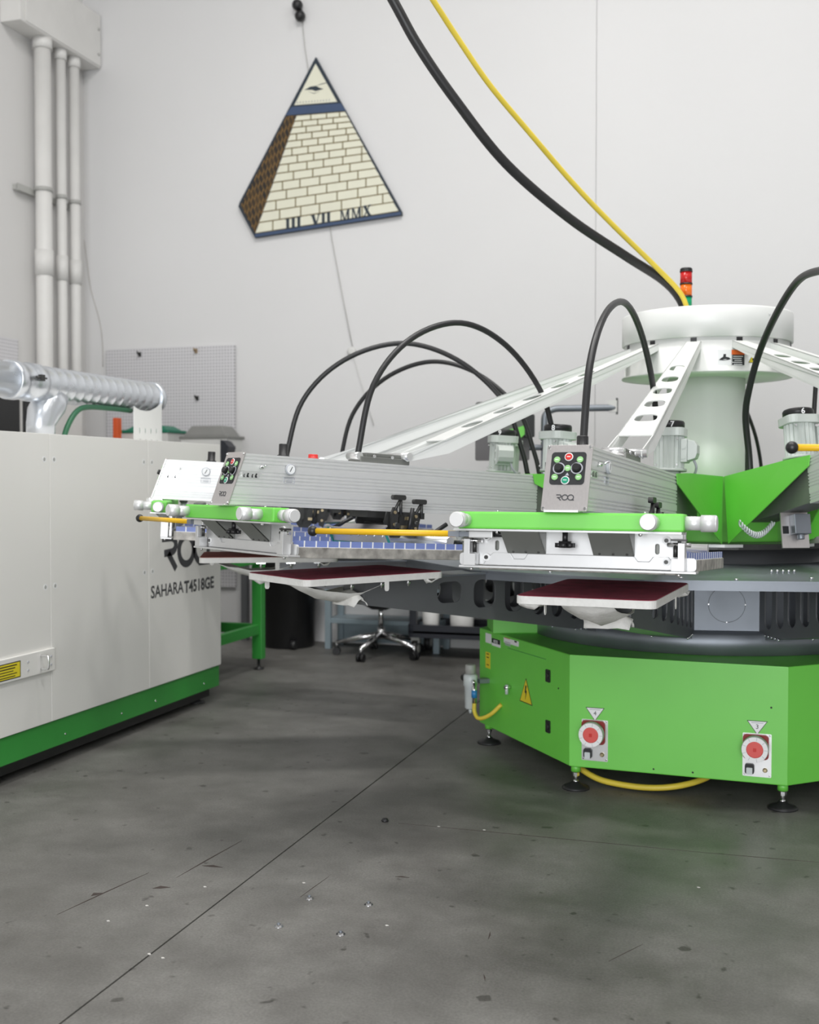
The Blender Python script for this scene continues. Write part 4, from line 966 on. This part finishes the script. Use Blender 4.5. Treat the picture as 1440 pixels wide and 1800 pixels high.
# ================================================================== BACKGROUND: wall fittings
gut = thing('wiring_gutter', 'beige metal wiring gutter box high in the left corner', 'electrical box', (XL, 7.6, 4.58))
def wv(x, y, z): return (x - XL, y - 7.6, z - 4.58)
MB().box(0, .17, 7.10 - 7.6, 8.14 - 7.6, .0, .42).build('gutter_body', 'pipe', gut, bevel=.004)
MB().box(.17, .178, 7.16 - 7.6, 8.135 - 7.6, .012, .42).build('gutter_cover', 'pipe', gut, bevel=.002)
for z in (.1, .3): MB().sphere((.18, 8.10 - 7.6, z), .012, 8).build('cover_screw', 'bin_grey', gut)
for i, (y, r, nm) in enumerate(((7.46, .062, 'thick white conduit pipe, leftmost of three under the gutter box'), (7.69, .038, 'slim white conduit pipe, middle of three under the gutter box'), (7.87, .041, 'slim white conduit pipe, rightmost of three beside the corner'))):
    t = thing('conduit_pipe', nm, 'pipe', (XL + .10, y, 0), group='conduits in the corner')
    MB().cyl((0, 0, 0), (0, 0, 4.56), r, n=20).build('pipe', 'pipe', t)
    MB().cyl((0, 0, 2.80), (0, 0, 2.99), r + .008, n=20).build('coupling', 'pipe', t)
    MB().cyl((0, 0, 4.50), (0, 0, 4.58), r + .01, n=20).build('gutter_nut', 'pipe', t)
    MB().cyl((0, 0, 3.43), (0, 0, 3.46), r + .007, n=20).build('strap', 'bin_grey', t)
st = MB(); st.box(XL, XL + .04, 7.22, 8.0, 3.40, 3.44); st.box(XL + .036, XL + .05, 7.22, 7.38, 3.395, 3.445)
tag(st.build('strut_channel', 'bin_grey'), 'short grey metal strut channel poking out beside the conduits', 'bracket')
pg = thing('pegboard', 'grey pegboard panel on the back wall behind the dryer', 'pegboard', (-4.57, YB, .4), group='pegboards')
MB().box(-.575, .575, -.03, -.012, 0, 1.905).build('board', 'peg', pg, bevel=.002)
MB().box(-.55, .55, -.012, 0, .05, 1.85).build('batten', 'wood', pg)
for (x, y, m_) in ((246, 623, 'gunmetal'), (345, 617, 'wood'), (347, 700, 'gunmetal')):
    p = atY(x, y, YB - .03); l = p - Vector((-4.57, YB, .4))
    mb = MB(); mb.tube([(l.x, l.y, l.z), (l.x, l.y - .04, l.z), (l.x + .005, l.y - .05, l.z + .02)], .006, 6); mb.box(l.x - .012, l.x + .012, l.y - .008, l.y, l.z - .018, l.z + .018)
    mb.build('peg_hook', m_, pg)
pg2 = thing('pegboard', 'grey pegboard panel on the left wall above the duct', 'pegboard', (XL, 6.7, 1.6), rot=(0, 0, R(90)), group='pegboards')
MB().box(-.6, .53, -.03, -.012, .0, .69).build('board', 'peg', pg2, bevel=.002)
MB().box(-.55, .5, -.012, 0, .05, .64).build('batten', 'wood', pg2)
# pyramid sign
SY = YB - .035
def W2(x, y, d=0): return atY(x, y, SY - d)
def splate(pts, d0, d1, name, material, parent):
    a = [atY(x, y, SY) for x, y in pts]
    mb = MB(); mb.prism([(p.x, p.z) for p in a], SY - d0 - sign.location.y, SY - d1 - sign.location.y, lambda u, v, c: Vector((u - sign.location.x, c, v - sign.location.z)))
    return mb.build(name, material, parent)
sb = atY(540, 415, SY)
sign = thing('pyramid_sign', 'pyramid shaped wall sign with cream bricks and an eye capstone', 'sign', (sb.x, SY, sb.z))
splate([(555, 100), (706, 372), (706, 378), (448, 418), (419, 363), (421, 356)], -.03, 0, 'board', 'sign_dark', sign)
splate([(513, 188), (600, 181.5), (609, 194.5), (501, 203)], .0, .002, 'blue_band', 'sign_blue', sign)
splate([(448.5, 411.5), (704, 372.5), (705, 377.5), (448.5, 417)], .0, .002, 'base_band', 'sign_blue', sign)
splate([(555, 112), (593, 179), (517.5, 185)], .0, .002, 'capstone', 'sign_cream', sign)
splate([(504.5, 204), (521, 203), (449, 409.5), (447.5, 409), (424, 362), (425, 357)], .0, .002, 'shaded_side', 'sign_side', sign)
splate([(522, 203), (606.5, 196), (700.5, 371.5), (449.5, 410.5)], .0, .0015, 'mortar', 'sign_mortar', sign)
splate([(535, 158.5), (546, 152.5), (556, 151), (561, 154), (569, 156.5), (562, 158.6), (555, 160.3), (549, 158.2), (541, 158)], .002, .003, 'eye', 'sign_dark', sign)
for a, b, c, d in (((556, 151), (566, 147), (575, 145), (574, 146.3)), ((540, 160), (552, 164), (563, 161), (552, 165))):
    splate([a, b, c, d], .002, .003, 'eye_line', 'sign_dark', sign)
for k in range(12):
    x = 523 + 5.1 * k; y = 180.5 - .4 * k
    if 521 + 1 < x < 587: splate([(x - 1.2, y + 1.6), (x + 1, y + 1.4), (x + 1.2, y - 1.5), (x - .8, y - 1.4)], .002, .0028, 'small_lettering', 'bin_grey', sign)
rows = 14; hts = [1 + .065 * k for k in range(rows)]; tot = sum(hts); acc = 0
tl, tr, bl, br = Vector((522, 203)), Vector((606.5, 196)), Vector((449.5, 410.5)), Vector((700.5, 371.5))
rb = random.Random(2)
for k in range(rows):
    f0 = acc / tot; acc += hts[k]; f1 = acc / tot
    l0, r0, l1, r1 = tl.lerp(bl, f0), tr.lerp(br, f0), tl.lerp(bl, f1), tr.lerp(br, f1)
    wpx = 25 + .85 * k
    x = -wpx * (.5 if k % 2 else .05) + rb.uniform(-3, 3); wid = (r0 - l0).length
    lm = (l0.x + l1.x) / 2
    g = 1.1
    def pt(xx, f):   # x in pixels measured from the middle of the row's left end
        a, b = (l0, r0) if f == 0 else (l1, r1)
        t_ = (lm + xx - a.x) / (b.x - a.x); t_ = min(max(t_, 0), 1); q = a.lerp(b, t_)
        return (q.x, q.y + (g if f == 0 else -g))
    span = (r0.x + r1.x) / 2 - lm
    if k == rows - 1: cuts = [0, 27, 29 + 155, span]
    else:
        cuts = [0]; x += wpx
        while x < span - 6:
            if x > 7: cuts.append(x)
            x += wpx * rb.uniform(.9, 1.12)
        cuts.append(span)
    for a, b in zip(cuts[:-1], cuts[1:]):
        aa, bb = (a + g if a else a - 8), (b - g if b < span else b + 8)
        splate([pt(aa, 0), pt(bb, 0), pt(bb, 1), pt(aa, 1)], .0015, .003, 'brick', 'sign_cream', sign)
def serif(word, h):
    out = []; x = 0; T, th, sf = .25 * h, .11 * h, .09 * h
    def bar(a, b, wd): return (a, b, wd)
    for c in word:
        if c == 'I': out += [((x + .2 * h, 0), (x + .2 * h, h), T), ((x, sf / 2), (x + .4 * h, sf / 2), sf), ((x, h - sf / 2), (x + .4 * h, h - sf / 2), sf)]; x += .47 * h
        if c == 'V': out += [((x + .16 * h, h), (x + .44 * h, 0), T), ((x + .72 * h, h), (x + .47 * h, 0), th), ((x, h - sf / 2), (x + .36 * h, h - sf / 2), sf), ((x + .56 * h, h - sf / 2), (x + .86 * h, h - sf / 2), sf)]; x += .9 * h
        if c == 'X': out += [((x + .16 * h, h), (x + .68 * h, 0), T), ((x + .70 * h, h), (x + .14 * h, 0), th), ((x, h - sf / 2), (x + .36 * h, h - sf / 2), sf), ((x + .54 * h, h - sf / 2), (x + .84 * h, h - sf / 2), sf), ((x, sf / 2), (x + .3 * h, sf / 2), sf), ((x + .5 * h, sf / 2), (x + .86 * h, sf / 2), sf)]; x += .92 * h
        if c == 'M': out += [((x + .13 * h, 0), (x + .13 * h, h), th), ((x + .18 * h, h), (x + .48 * h, 0), T * .6), ((x + .80 * h, h), (x + .5 * h, 0), th), ((x + .84 * h, 0), (x + .84 * h, h), T * .85), ((x, sf / 2), (x + .26 * h, sf / 2), sf), ((x + .66 * h, sf / 2), (x + 1.02 * h, sf / 2), sf), ((x, h - sf / 2), (x + .22 * h, h - sf / 2), sf), ((x + .78 * h, h - sf / 2), (x + 1.02 * h, h - sf / 2), sf)]; x += 1.16 * h
    return out, x - .07 * h
for word, xa, xb, y in (('III', 502, 530, 392), ('VII', 547, 582, 385.5), ('MMX', 598, 653, 377.5)):
    pa_, pb_ = atY(xa, y, SY), atY(xb, y, SY); wd_ = pb_.x - pa_.x; st_, W_ = serif(word, .08); kx = wd_ / W_
    yy_ = y - (xb - xa) / 2 * -.13
    p = atY(xa, y + 2.2, SY) - sign.location; mb = MB(); q = .001
    for k, (a, b, wd) in enumerate(st_): ribbon(mb, [a, b], wd, 0, .0004 + .00003 * k, XY)
    m4 = Matrix.Translation((p.x, -.0034, p.z - .041)) @ Matrix(((kx, 0, 0, 0), (0, 0, -1, 0), (.115, 1, 0, 0), (0, 0, 0, 1)))
    mb.xf(m4).build('numerals', 'sign_dark', sign)
# wire, hook and knob on the wall
hk = thing('wall_hook', 'black double ball wall fixture above the pyramid sign', 'hook', atY(529, 22, YB))
MB().sphere((-.01, -.045, .04), .042, 14).build('upper_ball', 'black', hk); MB().sphere((.012, -.045, -.045), .042, 14).build('lower_ball', 'black', hk); MB().cyl((0, -.03, 0), (0, 0, 0), .02, n=10).build('mount', 'black', hk)
tag(MB().tube([atY(x, y, YB - .012) for x, y in ((531, 32), (536, 85), (548, 160), (583, 418), (602, 520), (620, 612))], .0035, 6).build('thin_wire', 'bin_grey'), 'thin grey wire running down the wall behind the sign', 'wire')
tag(MB().tube([atY(x, y, YB - .012) for x, y in ((620, 620), (640, 690), (657, 748))], .003, 6).build('thin_wire', 'bin_clear'), 'thin pale wire below the small wall bumper', 'wire')
p = atY(620, 618, YB); tag(MB().lathe([(.02, 0), (.034, .01), (.034, .03), (.02, .04)], n=14).xf(Matrix.Translation(p) @ Matrix.Rotation(R(90), 4, 'X')).build('wall_bumper', 'bin_clear'), 'small pale round bumper on the back wall', 'bumper')
# dark cabinet under the duct
cb = thing('tall_cabinet', 'tall dark cabinet with pale post behind the duct', 'cabinet', (XL + .25, 6.9, 0))
MB().box(-.24, .2, -.95, .52, 0, 1.93).build('body', 'pipe', cb, bevel=.004)
y_a = atX(38, 730, XL + .45).y - 6.9; y_b = atX(32, 730, XL + .45).y - 6.9; y_c = atX(77, 730, XL + .45).y - 6.9
MB().box(.2, .215, -.93, y_b, .05, 1.90).build('door', 'dark_glass', cb, bevel=.003)
MB().box(.2, .215, y_a + .01, y_c, .05, 1.90).build('door', 'dark_glass', cb, bevel=.003)
for yy in (y_b - .06, y_a + .08): MB().cyl((.235, yy, .95), (.235, yy, 1.1), .008, n=8).build('door_handle', 'chrome', cb)
# bench under the pegboard with bins
bn = thing('work_bench', 'plain work bench hidden behind the dryer below the pegboard', 'bench', (-4.5, 7.78, 0))
MB().box(-.72, .66, -.28, .3, 1.30, 1.34).build('bench_top', 'bin_clear', bn, bevel=.003)
for sx in (-.68, .6):
    for sy in (-.24, .26): MB().box(sx, sx + .05, sy - .02, sy + .03, 0, 1.30).build('leg', 'steel_dark', bn)
def tote(name, label, px0, px1, py_top, py_lid, Y, body, lid, zb=1.34, handle=True):
    a, b = atY(px0, py_lid, Y), atY(px1, py_lid, Y); zt = atY((px0 + px1) / 2, py_top, Y).z; w_ = (b.x - a.x) / 2; c = (a.x + b.x) / 2; zl = a.z
    t = thing(name, label, 'storage bin', (c, Y + w_ * .7, zb))
    h = zl - zb
    def taper(w0, w1, z0, z1, nm, m_): return MB().add([(sx * w0, sy * w0 * .7, z0) for sx, sy in ((-1, -1), (1, -1), (1, 1), (-1, 1))] + [(sx * w1, sy * w1 * .7, z1) for sx, sy in ((-1, -1), (1, -1), (1, 1), (-1, 1))], [(3, 2, 1, 0), (4, 5, 6, 7)] + [(k, (k + 1) % 4, 4 + (k + 1) % 4, 4 + k) for k in range(4)]).build(nm, m_, t, bevel=.006)
    taper(w_ * .86, w_ * .95, 0, h - .02, 'bin_body', body)
    taper(w_ * 1.0, w_ * 1.0, h - .025, h, 'bin_rim', lid)
    taper(w_ * .86, w_ * .62, h, h + (zt - zl), 'bin_lid', lid)
    return t
tote('storage_bin', 'grey lidded storage bin standing beyond the dryer, before the pegboard', 314, 401, 748, 766, 7.62, 'bin_clear', 'lid_grey')
tote('storage_bin', 'pale bin with green rim half hidden behind the duct bracket', 212, 296, 748, 756, 7.60, 'bin_clear', 'lid_green')
p0, p1 = atY(206, 770, 7.56), atY(214, 735, 7.56)
tag(MB().box(p0.x, p1.x, 7.5, 7.56, 1.34, p1.z).build('orange_box', 'orange_plastic', bevel=.004), 'narrow orange plastic box between the duct branch and bracket', 'box')
p0, p1 = atY(391, 838, 7.55), atY(406, 785, 7.55)
tag(MB().prism([(0, 0), (.07, 0), (.075, .06), (.05, .08), (.065, .15), (.03, .19), (0, .2)], 0, .12, lambda a, b, c: Vector((p0.x + a, 7.52 + c, 1.34 + b - .0))).build('spray_bottle', 'cart'), 'dark plastic bottle at the right end of the bench', 'bottle')

# ================================================================== BACKGROUND: floor things
ct = thing('outfeed_table', 'green framed outfeed table past the end of the dryer', 'table', (-3.6, 6.4, 0))
def T(x, y, z): return (x + 3.6, y - 6.4, z)
lp = atZ(455, 1176, 0)
for x in (lp.x, lp.x - .95):
    for y in (lp.y, ):
        a = T(x, y, 0)
        MB().box(a[0] - .035, a[0] + .035, a[1] - .03, a[1] + .03, .07, .70).build('leg', 'green_dark', ct, bevel=.003)
        MB().lathe([(.035, 0), (.035, .008), (.01, .014), (.01, .075)], (a[0], a[1], 0), 14).build('levelling_foot', 'rubber', ct)
a = T(lp.x, lp.y, 0)
MB().box(a[0] - .95, a[0] + .03, 5.83 - 6.4, a[1] + .035, .70, .76).build('table_frame', 'green_dark', ct, bevel=.004)
MB().box(a[0] - .9, a[0] - .02, 5.83 - 6.4, a[1] + .02, .76, .768).build('belt', 'bin_grey', ct)
MB().box(a[0] - .02, a[0] + .02, 5.82 - 6.4, a[1] - .03, .235, .30).build('side_rail', 'green_dark', ct, bevel=.003)
MB().box(a[0] - .92, a[0] - .03, a[1] - .02, a[1] + .02, .235, .30).build('cross_rail', 'green_dark', ct, bevel=.003)
p = atZ(522, 1130, 0)
tr_ = thing('trash_can', 'tall black plastic trash can on the floor by the wall', 'trash can', (p.x, 7.87, 0))
MB().lathe([(.185, 0), (.195, .02), (.235, .74), (.25, .745), (.25, .775), (.235, .775), (.19, .05)], n=32, caps=False).build('can', 'trash', tr_)
MB().lathe([(.19, .03), (.19, .04)], n=32).build('can_bottom', 'trash', tr_)
for s in (0, 1.6, 3.2, 4.7): MB().box(.22, .262, -.05, .05, .62, .65).xf(Matrix.Rotation(s, 4, 'Z')).build('can_handle', 'trash', tr_)
MB().cyl((.1, -.185, .035), (.14, -.185, .035), .033, n=14).build('can_wheel', 'rubber', tr_)
# office chair
p = atZ(670, 1152, 0)
ch = thing('office_chair', 'office chair with chrome five star base and casters', 'chair', (p.x, p.y, 0))
ends = [(613, 1163), (657, 1174), (738, 1168), (724, 1150), (643, 1150)]
for k in range(5):
    a = R(-97 + 72 * k); ex, ey = .32 * math.cos(a), .32 * math.sin(a)
    MB().tube([(0, 0, .15), (ex * .45, ey * .45, .128), (ex, ey, .088)], [.026, .02, .014], 8).build('star_leg', 'chrome', ch)
    MB().cyl((ex, ey, .05), (ex, ey, .095), .008, n=8).build('caster_stem', 'chrome', ch)
    mb = MB(); b = Vector((-math.sin(a), math.cos(a), 0))
    for s in (-1, 1): mb.cyl(Vector((ex, ey, .028)) + b * (.006 * s), Vector((ex, ey, .028)) + b * (.026 * s), .028, n=14)
    mb.box(ex - .012, ex + .012, ey - .012, ey + .012, .03, .06); mb.build('caster', 'black', ch)
MB().cyl((0, 0, .12), (0, 0, .20), .03, n=16).build('base_hub', 'chrome', ch)
MB().cyl((0, 0, .2), (0, 0, .38), .019, n=16).build('gas_lift', 'chrome', ch)
mb = MB(); mb.add([(-.05, -.06, .33), (.05, -.06, .33), (.05, .06, .33), (-.05, .06, .33), (-.19, -.12, .415), (.17, -.12, .415), (.17, .12, .415), (-.19, .12, .415)], [(3, 2, 1, 0), (4, 5, 6, 7), (0, 1, 5, 4), (1, 2, 6, 5), (2, 3, 7, 6), (3, 0, 4, 7)]); mb.build('tilt_mechanism', 'black', ch, bevel=.01)
MB().tube([(.1, 0, .38), (.24, -.02, .38), (.27, -.03, .34)], .006, 6).build('lift_lever', 'black', ch)
MB().prism(rrect(.48, .47, .1, 0, 0), .415, .47, XY).build('seat', 'black', ch, bevel=.02)
MB().prism(rrect(.46, .45, .1, 0, 0), .412, .418, XY).build('seat_shell', 'bin_clear', ch)
MB().prism(rrect(.42, .36, .1, 0, .80), .19, .24, XZ).build('backrest', 'black', ch, bevel=.02)
MB().tube([(0, .1, .42), (0, .24, .44), (0, .25, .65)], .02, 8).build('back_post', 'black', ch)
# blue-grey steel stand
t = thing('steel_stand', 'blue grey steel stand with lower shelf behind the office chair', 'stand', (-2.66, 7.85, 0))
for x in (-.435, .40):
    for y in (-.0 + .1 - .12, .24): MB().box(x - .022, x + .022, y - .02, y + .02, 0, .78).build('leg', 'blue_steel', t, bevel=.002)
MB().box(-.45, .42, -.03, .26, .19, .225).build('lower_shelf', 'blue_steel', t, bevel=.003)
MB().box(-.47, .44, -.05, .28, .78, .82).build('stand_top', 'blue_steel', t, bevel=.003)
MB().box(-.41, .38, .235, .25, .02, .19).build('back_panel', 'blue_steel', t)
# black utility cart
t = thing('utility_cart', 'dark plastic utility cart with casters beside the green cabinet', 'cart', (-1.9, 7.8, 0))
def tray(z):
    mb = MB().prism(rrect(1.02, .44, .05), z, z + .016, XY); mb.build('tray', 'cart', t)
    mb = MB().prism(rrect(1.02, .44, .05), z - .03, z + .06, XY, holes=[rrect(.97, .39, .04)[::-1]]); mb.build('tray_rim', 'cart', t)
tray(.175); tray(.70)
for sx in (-1, 1):
    for sy in (-1, 1):
        MB().box(sx * .47 - .025, sx * .47 + .025, sy * .18 - .02, sy * .18 + .02, .2, .7).build('post', 'cart', t)
        mb = MB(); mb.cyl((sx * .46 - .02, sy * .16, .06), (sx * .46 + .02, sy * .16, .06), .06, n=18); mb.build('wheel', 'rubber', t)
        mb = MB(); mb.cyl((sx * .46 - .024, sy * .16, .06), (sx * .46 + .024, sy * .16, .06), .03, n=14); mb.build('wheel_hub', 'bin_grey', t)
        MB().box(sx * .46 - .03, sx * .46 + .03, sy * .16 - .015, sy * .16 + .015, .10, .15).build('caster_fork', 'bin_grey', t)
for x, r0, h, lb in ((-2.29, .065, .22, 'small white bucket on the cart tray, nearer the office chair'), (-2.06, .09, .25, 'larger white bucket on the cart tray, beside the green cabinet')):
    b = thing('bucket', lb, 'bucket', (x, 7.78, .191), group='white buckets on the cart')
    MB().lathe([(r0 * .88, 0), (r0 * .9, .004), (r0, h), (r0 * .96, h), (r0 * .86, .008)], n=24, caps=False).build('pail', 'bucket', b)
    MB().lathe([(r0 * .87, .002), (r0 * .87, .006)], n=24).build('pail_bottom', 'bucket', b)
    MB().lathe([(r0 * 1.0, h - .03), (r0 * 1.06, h - .026), (r0 * 1.06, h - .012), (r0 * 1.0, h - .008)], n=24, caps=False).build('pail_rim', 'bucket', b)
# operator console on a bent pipe, behind the press
t = thing('operator_console', 'grey operator console with green bracket behind motor nine', 'console', tuple(atD(890, 790, 7.0).xy) + (0,))
cx, cy = t.location.x, t.location.y
def loc(x, y, d): q = atD(x, y, d); return Vector((q.x - cx, q.y - cy, q.z))
a, b = loc(836, 808, 7.0), loc(932, 700, 7.0)
u = Vector((math.cos(YAW), math.sin(YAW), 0)); v_ = Vector((-u.y, u.x, 0))
f = frame(loc(884, 758, 7.0), u, (0, 0, 1))
MB().prism(rrect(.33, .36, .012), -.08, .0, XY).xf(f).build('console_box', 'grey_box', t, bevel=.006)
MB().prism([(-.05, -.03), (.06, -.0), (.13, .05), (.13, .0), (.05, -.07), (-.05, -.08)], 0, .05, XY).xf(f @ Matrix.Translation((.06, .03, 0))).build('console_bracket', 'green', t)
MB().prism(rrect(.06, .14, .01, .16, .03), .0, .06, XY).xf(f).build('bracket_clamp', 'black', t)
pp = [loc(957, 790, 7.0), loc(957, 745, 7.0), loc(960, 728, 7.0), loc(975, 719, 7.0), loc(1000, 718, 7.0), loc(1060, 717, 7.0), loc(1082, 717, 7.0)]
MB().tube(spline(pp, 5), .021, 12).build('bent_pipe', 'steel', t)
g = loc(1082, 717, 7.0)
MB().box(-.04, .012, -.02, .02, -.025, .045).xf(Matrix.Translation(g)).build('pipe_clamp', 'bin_clear', t); MB().box(.005, .015, -.015, .015, -.04, .06).xf(Matrix.Translation(g)).build('clamp_jaw', 'gunmetal', t)
q = loc(957, 792, 7.0)
MB().tube([q, Vector((q.x, q.y, .03))], .021, 12).build('stand_post', 'steel', t)
MB().lathe([(.17, 0), (.17, .02), (.03, .035)], (q.x, q.y, 0), 24).build('stand_foot', 'steel', t)
q2 = f @ Vector((.1, -.1, -.04)); MB().tube([q2, Vector((q.x, q.y, q2.z))], .018, 8).build('cross_tube', 'steel', t)
